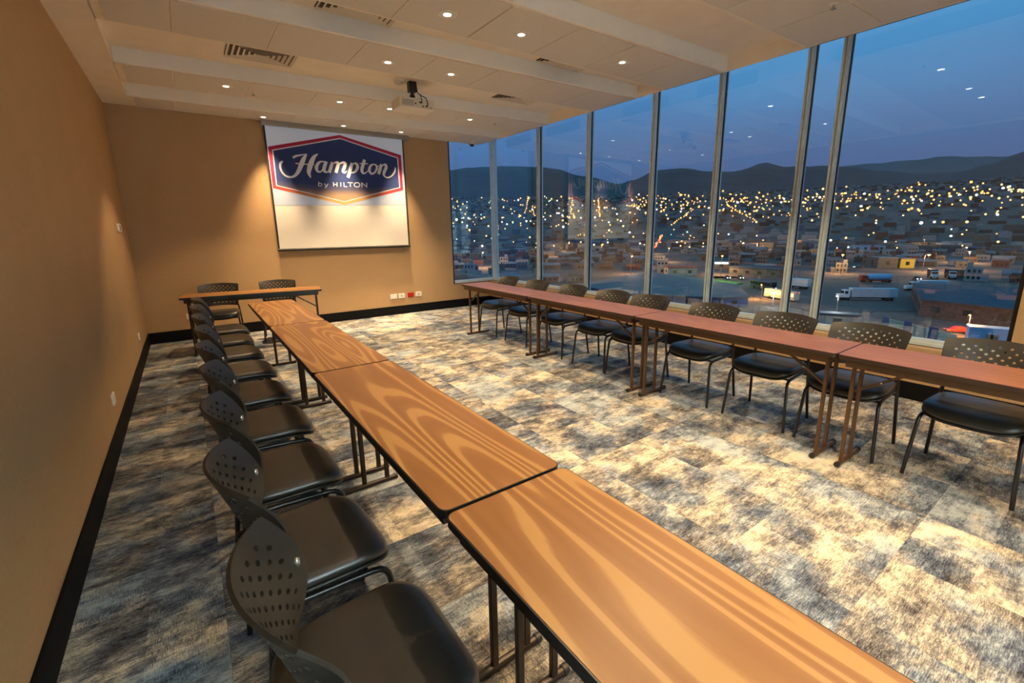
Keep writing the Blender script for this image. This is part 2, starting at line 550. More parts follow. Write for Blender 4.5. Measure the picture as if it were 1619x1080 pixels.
for i in range(len(MY) - 1):
    w = struct(empty('window_%d' % wn)); wn += 1
    ya, yb = MY[i], MY[i + 1]
    if i == 0:
        mb = MB(); mb.box(GX, GX + 0.10, -0.045, 0.06, SILL, 3.36); mb.box(GX - 0.012, GX + 0.03, -0.03, -0.004, SILL, 3.36)
        mb.build('corner_post', 'aluminium', w)
    if i < len(MY) - 2:
        mb = MB(); mullion(mb, yb); mb.build('mullion', 'aluminium', w)
        mb = MB(); mb.box(GX + 0.045, GX + 0.068, yb - 0.038, yb - 0.03, SILL + 0.055, 3.32); mb.build('gasket', 'dark_gasket', w)
    else:
        mb = MB(); mb.box(GX - 0.02, GX + 0.10, yb, yb + 0.035, SILL, 3.36); mb.build('jamb', 'dark_gasket', w)
    ends = (yb + (0.03 if i < len(MY) - 2 else 0.035), ya - (0.045 if i == 0 else 0.03))
    mb = MB()
    mb.box(GX, GX + 0.07, ends[0], ends[1], SILL, SILL + 0.028)
    mb.box(GX + 0.012, GX + 0.07, ends[0], ends[1], SILL + 0.028, SILL + 0.055)
    mb.build('sill_rail', 'aluminium', w)
    mb = MB(); mb.box(GX + 0.01, GX + 0.07, ends[0], ends[1], 3.32, 3.36); mb.build('head_rail', 'aluminium', w)
    mb = MB(); mb.box(GX + 0.052, GX + 0.060, ends[0], ends[1] - (0.008 if i else 0), SILL + 0.055, 3.32); mb.build('pane', 'window_glass', w)
# dark joint between sill rail and wall
mb = MB(); mb.box(GX - 0.006, GX + 0.08, PIER, 0.0, SILL - 0.005, SILL)
struct(mb.build('trim_2', 'dark_gasket'))
mb = MB(); mb.box(JX, GX, -0.004, 0.02, SILL - 0.006, SILL)
struct(mb.build('trim_3', 'dark_gasket'))

# ================================================================== ceiling fittings
def make_downlight():
    e = empty('downlight')
    mb = MB(); mb.lathe([(0.050, -0.002), (0.066, -0.004), (0.072, 0.0), (0.072, 0.004), (0.050, 0.004)], seg=24)
    mb.build('trim_ring', 'white_plastic', e)
    mb = MB(); mb.lathe([(0.001, -0.0025), (0.030, -0.002), (0.051, -0.001), (0.051, 0.003)], seg=24)
    mb.build('lens', 'lamp_lens', e)
    return e
proto = None
def downlight(x, y, label, angle, blend, power, seen=True):
    global proto
    if proto is None:
        proto = make_downlight(); e = proto
    else:
        e = copy_tree(proto)
    e.location = (x, y, LZ - 0.0085)
    tag(e, label, 'downlight', 'recessed ceiling downlights')
    return e, (angle, blend, power)
dl = []
for i, (x, y) in enumerate([(1.713, -0.277), (2.793, -0.313), (3.698, -0.345)]):
    dl.append(downlight(x, y, 'lit round downlight just above the screen, %s of that row' % ('leftmost', 'middle one', 'rightmost')[i], 54, 0.9, 3.4))
for i, (x, y) in enumerate([(1.184, -1.627), (2.383, -1.66), (3.016, -1.677), (4.201, -1.732)]):
    dl.append(downlight(x, y, 'lit round downlight in the ceiling strip beyond the projector, %s from the left wall' % ('first', 'second', 'third', 'fourth')[i], 96, 0.35, 1.0))
for i, (x, y) in enumerate([(2.385, -3.339), (3.043, -3.368)]):
    dl.append(downlight(x, y, 'lit round downlight in the strip before the projector, %s of the pair' % ('left', 'right')[i], 96, 0.35, 1.0))
for i, (x, y) in enumerate([(2.395, -4.557), (3.063, -4.578), (4.253, -4.612)]):
    dl.append(downlight(x, y, 'lit round downlight in the fourth ceiling strip from the screen, %s of the three' % ('leftmost', 'middle', 'rightmost')[i], 96, 0.35, 1.0))
k = 0
for y in (-6.35, -7.75, -9.2):
    for x in (2.4, 3.06, 4.25):
        dl.append(downlight(x, y, 'lit round downlight in the wide tiled ceiling over the near tables', 96, 0.35, 1.0)); k += 1
for e, (ang, bl_, pw) in dl:
    ld = bpy.data.lights.new('downlight_beam', 'SPOT')
    ld.energy = LIGHT_W * pw
    ld.color = LIGHT_COL
    ld.spot_size = math.radians(ang)
    ld.spot_blend = bl_
    ld.shadow_soft_size = 0.045
    lo = link('beam', ld, e)
    lo.location = (0, 0, -0.012)

def diffuser(x, y, label):
    e = empty('air_diffuser', (x, y, HZ))
    tag(e, label, 'air vent', 'ceiling air diffusers')
    mb = MB(); mb.box(-0.30, 0.30, -0.21, 0.21, -0.004, 0.0); mb.build('backing', 'vent_dark', e)
    for k in range(6):
        hx, hy = 0.30 - 0.046 * k, 0.21 - 0.034 * k
        mb = MB()
        outer = [(hx, hy), (-hx, hy), (-hx, -hy), (hx, -hy)]
        inner = [(a - math.copysign(0.022, a), b - math.copysign(0.016, b)) for a, b in outer]
        v = [(a, b, -0.018) for a, b in outer] + [(a, b, -0.006) for a, b in inner]
        v += [(a, b, -0.015) for a, b in outer] + [(a, b, -0.003) for a, b in inner]
        f = []
        for q in range(4):
            q2 = (q + 1) % 4
            f += [(q, q2, 4 + q2, 4 + q), (8 + q, 12 + q, 12 + q2, 8 + q2), (q, 8 + q, 8 + q2, q2), (4 + q, 4 + q2, 12 + q2, 12 + q)]
        mb.add(v, f)
        mb.build('louvre', 'tee_bar', e)
diffuser(1.45, -2.42, 'square air diffuser in the white trough left of the projector')
diffuser(4.45, -2.62, 'square air diffuser in the trough right of the projector near the windows')
diffuser(1.95, -3.98, 'air diffuser in the next trough nearer than the projector, left one')
diffuser(4.10, -4.04, 'air diffuser in the next trough nearer than the projector, right one')

e = empty('smoke_detector', (2.865, -2.40, HZ)); tag(e, 'round white smoke detector on the ceiling beside the projector mount', 'smoke detector')
mb = MB(); mb.lathe([(0.062, 0), (0.062, -0.018), (0.055, -0.022)], seg=24); mb.build('base', 'white_plastic', e)
mb = MB(); mb.lathe([(0.046, -0.022), (0.046, -0.034), (0.036, -0.046), (0.012, -0.049)], seg=24); mb.build('chamber', 'white_plastic', e)

e = empty('security_camera', (5.118, -0.196, LZ - 0.007)); tag(e, 'white dome camera with black bubble on the ceiling by the corner window', 'camera')
mb = MB(); mb.lathe([(0.062, 0), (0.062, -0.03), (0.052, -0.042)], seg=24); mb.build('housing', 'white_plastic', e)
mb = MB(); mb.lathe([(0.044, -0.042)] + [(0.044 * math.cos(a), -0.042 - 0.04 * math.sin(a)) for a in (0.3, 0.6, 0.9, 1.2, 1.5)], seg=24); mb.build('bubble', 'black_tube', e)

def sprinkler(x, y, label):
    e = empty('sprinkler', (x, y, LZ - 0.007)); tag(e, label, 'sprinkler', 'ceiling sprinklers')
    mb = MB(); mb.lathe([(0.03, 0), (0.028, -0.006), (0.012, -0.008)], seg=16); mb.build('escutcheon', 'white_plastic', e)
    mb = MB(); mb.lathe([(0.008, -0.006), (0.008, -0.03), (0.018, -0.032), (0.018, -0.035)], seg=12); mb.build('head', 'chrome', e)
sprinkler(1.456, -1.525, 'small sprinkler head in the tiled strip near the left wall')
sprinkler(4.60, -1.78, 'small sprinkler head in the tiled strip near the far windows')
sprinkler(4.62, -6.30, 'small sprinkler head in the near tiled ceiling by the windows')

# projector hanging from the trough
e = empty('projector', (3.02, -2.42, HZ)); tag(e, 'white ceiling projector hanging on a short black mount', 'projector')
e.rotation_euler = (0, 0, math.radians(-3))
e.scale = (1.3, 1.25, 1.15)
pj = MB(); pj.prism(rrect(0.165, 0.125, 0.02, 3), -0.275, -0.185)
po = pj.build('body', 'white_plastic', e); bevel(po, 0.006)
mb = MB(); mb.lathe([(0.036, 0.12), (0.036, 0.145), (0.028, 0.150), (0.022, 0.135)], (0.07, 0, -0.23), 20, ax='y'); mb.build('lens', 'black_tube', e)
mb = MB(); mb.box(-0.035, 0.035, -0.035, 0.035, -0.10, 0.0); o = mb.build('mount', 'black_plastic', e); bevel(o, 0.005)
mb = MB(); mb.tube([(0, 0, -0.10), (0, 0, -0.165)], 0.014); mb.lathe([(0.02, -0.02), (0.026, 0), (0.02, 0.02)], (0, 0, -0.14), 12); mb.build('ball_joint', 'black_plastic', e)
for a in (35, 125, 215, 305):
    c, s_ = math.cos(math.radians(a)), math.sin(math.radians(a))
    mb = MB(); mb.tube([(0, 0, -0.165), (0.06 * c, 0.06 * s_, -0.168), (0.125 * c, 0.11 * s_, -0.182)], 0.008, 6); mb.build('bracket_arm', 'black_plastic', e)
for px, pz, ww in ((-0.02, -0.235, 0.012), (0.03, -0.22, 0.03), (0.05, -0.255, 0.012), (0.085, -0.25, 0.02), (0.125, -0.26, 0.008)):
    mb = MB(); mb.box(px - ww / 2, px + ww / 2, -0.1275, -0.124, pz - 0.007, pz + 0.007); mb.build('port', 'black_plastic', e)
mb = MB()
for k in range(9):
    mb.box(-0.14 + k * 0.012, -0.134 + k * 0.012, -0.1265, -0.1245, -0.262, -0.205)
mb.build('vent_grille', 'grey_metal', e)
for q, (dx, dz) in enumerate(((0.03, -0.22), (0.085, -0.25))):
    mb = MB(); mb.tube([(dx, -0.127, dz), (dx, -0.16, dz + 0.01), (dx - 0.01, -0.15, dz + 0.07), (0.03, -0.06, -0.12), (0.028, -0.036, -0.03)], 0.0045, 6)
    mb.build('cable', 'black_tube', e)

# ================================================================== projection screen
scr = empty('projection_screen', (0, 0, 0)); scr.location = (2.78, 0, 1.2)
tag(scr, 'pull-down projection screen on the back wall showing a lettered hexagon sign', 'projection screen')
def W2(o):
    o.location = (-2.78, 0, -1.2)      # geometry below is written in room coordinates
    return o
mb = MB(); mb.box(1.70, 3.93, -0.125, -0.02, 3.005, 3.078); o = W2(mb.build('housing', 'grey_metal', scr)); bevel(o, 0.012)
for x in (1.72, 3.90):
    mb = MB(); mb.box(x, x + 0.025, -0.02, 0.0, 3.0, 3.07); W2(mb.build('wall_bracket', 'grey_metal', scr))
mb = MB(); mb.box(1.745, 3.812, -0.079, -0.077, 1.245, 3.02); W2(mb.build('fabric', 'screen_fabric', scr))
mb = MB(); mb.box(1.722, 1.745, -0.0795, -0.0765, 1.245, 3.02); W2(mb.build('border', 'screen_black', scr))
mb = MB(); mb.box(3.812, 3.835, -0.0795, -0.0765, 1.245, 3.02); W2(mb.build('border', 'screen_black', scr))
mb = MB(); mb.tube([(1.715, -0.078, 1.225), (3.842, -0.078, 1.225)], 0.019, 12); W2(mb.build('weight_bar', 'screen_black', scr))
# the picture thrown on the upper part of the screen
m, n, l, b = new_mat('picture_white')
b.inputs['Base Color'].default_value = (0.62, 0.68, 0.78, 1); b.inputs['Roughness'].default_value = 0.9
b.inputs['Emission Color'].default_value = (0.55, 0.62, 0.78, 1); b.inputs['Emission Strength'].default_value = 0.16
g = n.new('ShaderNodeNewGeometry'); t = noise(n, l, g.outputs['Position'], 3.0)
r = ramp(n, [(0.3, (0.44, 0.50, 0.60)), (0.7, (0.48, 0.54, 0.64))]); l.new(t.outputs['Fac'], r.inputs[0]); l.new(r.outputs[0], b.inputs['Base Color'])
def downlit_pic_mat(name, stops, z0, z1, wob, rough=0.9):
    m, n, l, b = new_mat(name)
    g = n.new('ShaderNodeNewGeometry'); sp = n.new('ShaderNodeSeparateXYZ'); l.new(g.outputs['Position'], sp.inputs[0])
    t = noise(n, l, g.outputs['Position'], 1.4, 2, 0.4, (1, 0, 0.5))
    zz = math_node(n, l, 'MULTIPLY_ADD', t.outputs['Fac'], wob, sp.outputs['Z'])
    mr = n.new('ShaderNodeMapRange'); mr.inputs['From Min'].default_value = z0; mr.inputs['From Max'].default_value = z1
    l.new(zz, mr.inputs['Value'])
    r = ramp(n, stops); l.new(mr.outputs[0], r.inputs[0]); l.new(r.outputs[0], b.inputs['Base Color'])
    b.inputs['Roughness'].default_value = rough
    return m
downlit_pic_mat('picture_blue_downlit', [(0.0, (0.50, 0.34, 0.19)), (0.45, (0.42, 0.28, 0.17)), (0.75, (0.09, 0.085, 0.15)), (1.0, (0.022, 0.042, 0.165))], 1.98, 2.30, 0.14)  # tan low end is the downlight wash painted into the blue
downlit_pic_mat('picture_red_downlit', [(0.0, (0.66, 0.45, 0.18)), (0.35, (0.62, 0.36, 0.12)), (0.65, (0.45, 0.06, 0.05)), (1.0, (0.36, 0.015, 0.060))], 1.93, 2.26, 0.06)  # gold low end of the border is painted downlight wash too
mat('picture_letter', (0.58, 0.60, 0.64), 0.9, var=0.02, emit=(0.7, 0.7, 0.72), es=0.05)
mat('picture_grey', (0.45, 0.42, 0.40), 0.9, var=0.02)
def flat(name, poly, y, m, parent, hole=None):
    """thin sheet standing in the screen plane; poly in (x, z)"""
    mb = MB(); k = len(poly); t_ = 0.0006
    if hole:
        v = [(x, y, z) for x, z in poly] + [(x, y, z) for x, z in hole] + [(x, y + t_, z) for x, z in poly] + [(x, y + t_, z) for x, z in hole]
        f = []
        for i in range(k):
            j = (i + 1) % k
            f += [(i, j, k + j, k + i), (2 * k + i, 3 * k + i, 3 * k + j, 2 * k + j), (i, 2 * k + i, 2 * k + j, j), (k + i, k + j, 3 * k + j, 3 * k + i)]
        mb.add(v, f)
    else:
        v = [(x, y, z) for x, z in poly] + [(x, y + t_, z) for x, z in poly]
        mb.add(v, [tuple(range(k)), tuple(reversed(range(k, 2 * k)))] + [(i, k + i, k + (i + 1) % k, (i + 1) % k) for i in range(k)])
    return mb.build(name, m, parent)
pic = W2(flat('picture', [(1.746, 1.885), (3.811, 1.935), (3.811, 3.01), (1.746, 3.01)], -0.0800, 'picture_white', scr))
HO = [(1.753, 2.715), (2.784, 2.978), (3.777, 2.756), (3.775, 2.179), (2.772, 1.915), (1.753, 2.134)]
HW = [(1.802, 2.676), (2.787, 2.936), (3.724, 2.712), (3.726, 2.218), (2.769, 1.956), (1.799, 2.168)]
HB = [(1.818, 2.665), (2.789, 2.919), (3.705, 2.701), (3.709, 2.227), (2.768, 1.972), (1.814, 2.179)]
flat('hexagon_border', HO, -0.0808, 'picture_red_downlit', pic, HW)
flat('hexagon_outline', HW, -0.0808, 'picture_letter', pic, HB)
flat('hexagon_field', HB, -0.0808, 'picture_blue_downlit', pic)
def stroke(mb, pts, y, n_sub=7, rnd=True):
    P = [Vector((a, b)) for a, b, c in pts]; Wd_ = [c for a, b, c in pts]
    Q = []; W_ = []
    K = len(P)
    if K == 2:
        Q, W_ = P, Wd_
    else:
        for i in range(K - 1):
            p0, p1, p2, p3 = P[max(i - 1, 0)], P[i], P[i + 1], P[min(i + 2, K - 1)]
            for s_ in range(n_sub):
                t_ = s_ / n_sub
                Q.append(0.5 * ((2 * p1) + (p2 - p0) * t_ + (2 * p0 - 5 * p1 + 4 * p2 - p3) * t_ ** 2 + (3 * p1 - p0 - 3 * p2 + p3) * t_ ** 3))
                W_.append(Wd_[i] + (Wd_[i + 1] - Wd_[i]) * t_)
        Q.append(P[-1]); W_.append(Wd_[-1])
    L_, R_ = [], []
    for i, q in enumerate(Q):
        d = (Q[min(i + 1, len(Q) - 1)] - Q[max(i - 1, 0)]).normalized()
        nn = Vector((-d.y, d.x)) * W_[i] / 2
        L_.append(q + nn); R_.append(q - nn)
    k = len(Q)
    v = [(p.x, y, p.y) for p in L_] + [(p.x, y, p.y) for p in R_]
    mb.add(v, [(i, i + 1, k + i + 1, k + i) for i in range(k - 1)])
LETTER_H = {}
SCRIPT_STROKES =[[(1.934,2.527,0.011),(1.902,2.503,0.036),(1.884,2.446,0.030),(1.899,2.373,0.027),(1.946,2.319,0.025),(2.011,2.304,0.027),(2.074,2.330,0.038),(2.131,2.399,0.055),(2.177,2.491,0.066),(2.220,2.576,0.058),(2.269,2.652,0.016)],
[(2.074,2.584,0.033),(2.111,2.610,0.030),(2.186,2.632,0.019),(2.275,2.654,0.008)],
[(2.434,2.669,0.008),(2.375,2.620,0.049),(2.328,2.540,0.071),(2.295,2.461,0.071),(2.274,2.382,0.055),(2.295,2.308,0.008)],
[(2.100,2.508,0.016),(2.222,2.504,0.016),(2.361,2.510,0.016)],
[(2.522,2.556,0.019),(2.481,2.561,0.019),(2.429,2.534,0.038),(2.392,2.467,0.052),(2.404,2.413,0.036),(2.450,2.408,0.019),(2.490,2.460,0.014),(2.522,2.521,0.014)],
[(2.546,2.566,0.047),(2.508,2.474,0.052),(2.503,2.424,0.049),(2.537,2.405,0.025),(2.569,2.428,0.011)],
[(2.640,2.562,0.047),(2.606,2.481,0.049),(2.574,2.400,0.047)],
[(2.611,2.494,0.011),(2.656,2.547,0.019),(2.702,2.563,0.038),(2.724,2.544,0.047),(2.701,2.473,0.049),(2.676,2.406,0.047)],
[(2.701,2.500,0.011),(2.750,2.547,0.019),(2.806,2.568,0.038),(2.833,2.546,0.047),(2.807,2.480,0.049),(2.789,2.434,0.047),(2.815,2.414,0.025),(2.853,2.445,0.011)],
[(2.944,2.572,0.044),(2.911,2.487,0.052),(2.883,2.404,0.052),(2.855,2.340,0.049)],
[(2.917,2.507,0.011),(2.964,2.560,0.019),(3.009,2.563,0.041),(3.024,2.514,0.049),(2.989,2.448,0.038),(2.934,2.421,0.019),(2.899,2.432,0.011)],
[(3.147,2.636,0.047),(3.118,2.555,0.052),(3.092,2.485,0.052),(3.097,2.435,0.044),(3.136,2.424,0.022),(3.190,2.466,0.011)],
[(3.063,2.571,0.016),(3.199,2.576,0.016)],
[(3.291,2.577,0.016),(3.239,2.546,0.036),(3.213,2.478,0.047),(3.240,2.424,0.033),(3.298,2.444,0.025),(3.338,2.507,0.036),(3.336,2.558,0.030),(3.291,2.577,0.016)],
[(3.327,2.534,0.011),(3.384,2.556,0.011)],
[(3.425,2.584,0.044),(3.394,2.503,0.052),(3.364,2.423,0.047)],
[(3.398,2.518,0.011),(3.449,2.570,0.019),(3.492,2.580,0.041),(3.501,2.535,0.052),(3.459,2.454,0.049),(3.458,2.403,0.033),(3.509,2.376,0.022),(3.580,2.401,0.019),(3.636,2.461,0.025),(3.659,2.520,0.025),(3.657,2.555,0.008)],
]
SMALL_STROKES =[[(2.405,2.256,0.012),(2.393,2.193,0.012)],
[(2.400,2.222,0.011),(2.425,2.236,0.012),(2.446,2.219,0.012),(2.431,2.194,0.012),(2.394,2.193,0.011)],
[(2.484,2.234,0.011),(2.507,2.196,0.011)],
[(2.542,2.232,0.011),(2.502,2.178,0.011),(2.483,2.170,0.008)],
[(2.624,2.259,0.016),(2.622,2.196,0.016)],
[(2.678,2.259,0.016),(2.674,2.194,0.016)],
[(2.622,2.227,0.014),(2.676,2.226,0.014)],
[(2.736,2.261,0.016),(2.733,2.197,0.016)],
[(2.784,2.264,0.016),(2.782,2.199,0.016)],
[(2.778,2.200,0.014),(2.833,2.198,0.014)],
[(2.842,2.264,0.014),(2.926,2.265,0.014)],
[(2.884,2.266,0.016),(2.882,2.199,0.016)],
[(3.036,2.237,0.015),(3.024,2.263,0.015),(2.994,2.269,0.015),(2.962,2.260,0.015),(2.945,2.234,0.015),(2.957,2.209,0.015),(2.988,2.202,0.015),(3.020,2.210,0.015),(3.036,2.237,0.015)],
[(3.069,2.273,0.016),(3.069,2.202,0.016)],
[(3.069,2.272,0.015),(3.149,2.206,0.015)],
[(3.149,2.275,0.016),(3.149,2.204,0.016)],
]
MARK_STROKES =[[(3.708,2.129,0.005),(3.737,2.130,0.005)],
[(3.723,2.130,0.005),(3.720,2.102,0.005)],
[(3.743,2.101,0.005),(3.746,2.131,0.005)],
[(3.746,2.131,0.005),(3.757,2.108,0.005)],
[(3.757,2.108,0.005),(3.772,2.130,0.005)],
[(3.772,2.132,0.005),(3.773,2.104,0.005)],
]
for groups, strokes, m, nm in (
        ([(0, 4), (4, 6), (6, 9), (9, 11), (11, 13), (13, 15), (15, 17)], SCRIPT_STROKES, 'picture_letter', 'letter'),
        ([(0, 2), (2, 4), (4, 7), (7, 8), (8, 10), (10, 12), (12, 13), (13, 16)], SMALL_STROKES, 'picture_letter', 'letter'),
        ([(0, 2), (2, 6)], MARK_STROKES, 'picture_grey', 'letter')):
    for a, b_ in groups:
        mb = MB()
        for q, st in enumerate(strokes[a:b_]):
            stroke(mb, st, -0.0818 - 0.00005 * q)
        mb.build(nm, m, pic)

# ================================================================== wall plates
def plate(name, label, cat, x, z, w, h, m, kind, group=None):
    e = empty(name, (x, 0, z)); tag(e, label, cat, group)
    mb = MB(); mb.box(-w / 2, w / 2, -0.011, 0.0, -h / 2, h / 2); o = mb.build('cover', m, e); bevel(o, 0.003)
    if kind == 'socket':
        for dx in (-0.024, 0.024):
            mb = MB(); mb.lathe([(0.0155, -0.0125), (0.0155, -0.010)], (dx, 0, 0), 16, ax='y'); mb.build('socket', 'cream_plastic', e)
            for dz in (-0.005, 0.005):
                mb = MB(); mb.box(dx - 0.002, dx + 0.002, -0.0132, -0.012, dz - 0.002, dz + 0.002); mb.build('pin_hole', 'vent_dark', e)
    elif kind == 'data':
        mb = MB(); mb.box(-0.012, 0.012, -0.0125, -0.010, -0.012, 0.012); mb.build('jack', 'grey_metal', e)
    else:
        mb = MB(); mb.box(-w * 0.36, w * 0.36, -0.0128, -0.010, -h * 0.32, h * 0.32); o = mb.build('insert', m, e)
    return e
plate('wall_plate', 'blank cream wall plate, leftmost of the four below the screen', 'wall plate', 3.497, 0.331, 0.125, 0.085, 'white_plastic', 'blank')
plate('wall_outlet', 'white wall outlet just left of the red one below the screen', 'outlet', 3.645, 0.333, 0.122, 0.085, 'white_plastic', 'data')
plate('wall_outlet', 'red wall outlet low on the back wall', 'outlet', 3.822, 0.334, 0.115, 0.082, 'red_plastic', 'blank')
plate('wall_outlet', 'white wall outlet just right of the red one', 'outlet', 3.975, 0.338, 0.12, 0.085, 'white_plastic', 'data')
plate('wall_outlet', 'white wall outlet behind the table at the back wall', 'outlet', 0.53, 0.335, 0.15, 0.085, 'white_plastic', 'socket')
for y, lab in ((-3.70, 'white wall outlet low on the left wall beside the row of chairs'), (-1.226, 'white wall outlet low on the left wall near the far corner')):
    e = plate('wall_outlet', lab, 'outlet', 0, 0.335, 0.12, 0.08, 'white_plastic', 'socket')
    e.location = (0, y, 0.335); e.rotation_euler = (0, 0, PI / 2)
e = empty('thermostat', (0, -1.10, 1.565)); tag(e, 'small white wall control with a black display on the left wall', 'thermostat')
e.rotation_euler = (0, 0, PI / 2)
mb = MB(); mb.box(-0.13, 0.13, -0.022, 0, -0.045, 0.045); o = mb.build('case', 'white_plastic', e); bevel(o, 0.005)
mb = MB(); mb.box(-0.045, 0.035, -0.024, -0.02, -0.03, 0.03); mb.build('display', 'black_tube', e)

# ================================================================== folding tables
TL, TW, TZ = 1.578, 0.438, 0.74
def make_table(wood_m, edge_m, tube_m):
    e = empty('folding_table')
    mb = MB(); mb.prism(rrect(TW / 2, TL / 2, 0.03, 5), TZ - 0.026, TZ - 0.0012, 1)
    o = mb.build('tabletop', [wood_m, edge_m], e); bevel(o, 0.004, 2)
    mb = MB(); mb.prism(rrect(TW / 2 - 0.004, TL / 2 - 0.004, 0.027, 5), TZ - 0.002, TZ, 0)
    mb.build('laminate', [wood_m], o)
    for sx in (-1, 1):
        mb = MB(); mb.box(sx * 0.185 - 0.011, sx * 0.185 + 0.011, -TL / 2 + 0.045, TL / 2 - 0.045, TZ - 0.072, TZ - 0.026)
        mb.build('apron', tube_m, e)
    for sy in (-1, 1):
        mb = MB(); mb.box(-0.174, 0.174, sy * (TL / 2 - 0.056) - 0.011, sy * (TL / 2 - 0.056) + 0.011, TZ - 0.072, TZ - 0.026)
        mb.build('end_rail', tube_m, e)
        yl = sy * (TL / 2 - 0.0715)
        mb = MB(); mb.tube([(-0.165, yl, 0.016), (0.165, yl, 0.016)], 0.015, 10); f = mb.build('foot_bar', tube_m, e)
        for a in (-1, 1):
            mb = MB(); mb.tube([(a * 0.158, yl, 0.0175), (a * 0.180, yl, 0.0175)], 0.0175, 10); mb.build('end_cap', 'black_plastic', f)
        for px in (0.118, -0.02):
            mb = MB(); mb.box(px - 0.013, px + 0.013, yl - 0.010, yl + 0.010, 0.02, TZ - 0.03); o = mb.build('leg_post', tube_m, e); bevel(o, 0.004)
        for px in (0.118,):
            mb = MB()
            a = Vector((px - 0.018, yl - sy * 0.012, 0.50)); b_ = Vector((px - 0.018, yl - sy * 0.30, TZ - 0.045))
            mb.tube([a, b_], 0.011, 4, square=True); br = mb.build('brace', tube_m, e)
            md = a.lerp(b_, 0.45)
            mb = MB(); mb.lathe([(0.006, -0.016), (0.008, 0), (0.006, 0.016)], (md.x, md.y, md.z), 10, ax='x'); mb.build('rivet', 'chrome', br)
    return e
left_t = make_table('oak_laminate', 'black_edge', 'dark_bronze_tube')
right_t = make_table('sky_reddened_laminate', 'brown_edge', 'brown_tube')
ordn = ('first', 'second', 'third', 'fourth', 'fifth', 'sixth', 'seventh', 'eighth', 'ninth')
S12, LT, R12, RLT = -3.761, 1.5875, -3.776, 1.5817
for i in range(4):
    o = left_t if i == 0 else copy_tree(left_t)
    o.location = (1.2663, S12 + LT / 2 - i * LT, 0)
    tag(o, 'golden wood folding table in the left row, ' + ('closest to the screen wall', 'second from the screen wall', 'third from the screen wall', 'nearest to the viewer')[i], 'table', 'left row of folding tables')
for i in range(4):
    o = right_t if i == 0 else copy_tree(right_t)
    o.location = (3.9078, R12 + RLT / 2 - i * RLT, 0); o.rotation_euler = (0, 0, PI)
    tag(o, 'reddish brown folding table by the windows, ' + ('closest to the screen wall', 'second from the screen wall', 'third from the screen wall', 'nearest, cut off by the right edge')[i], 'table', 'right row of folding tables')
o = copy_tree(left_t)
o.location = (1.236, -1.112, 0); o.rotation_euler = (0, 0, -PI / 2 - math.radians(8.6))
tag(o, 'wood folding table standing crosswise before the back wall', 'table')

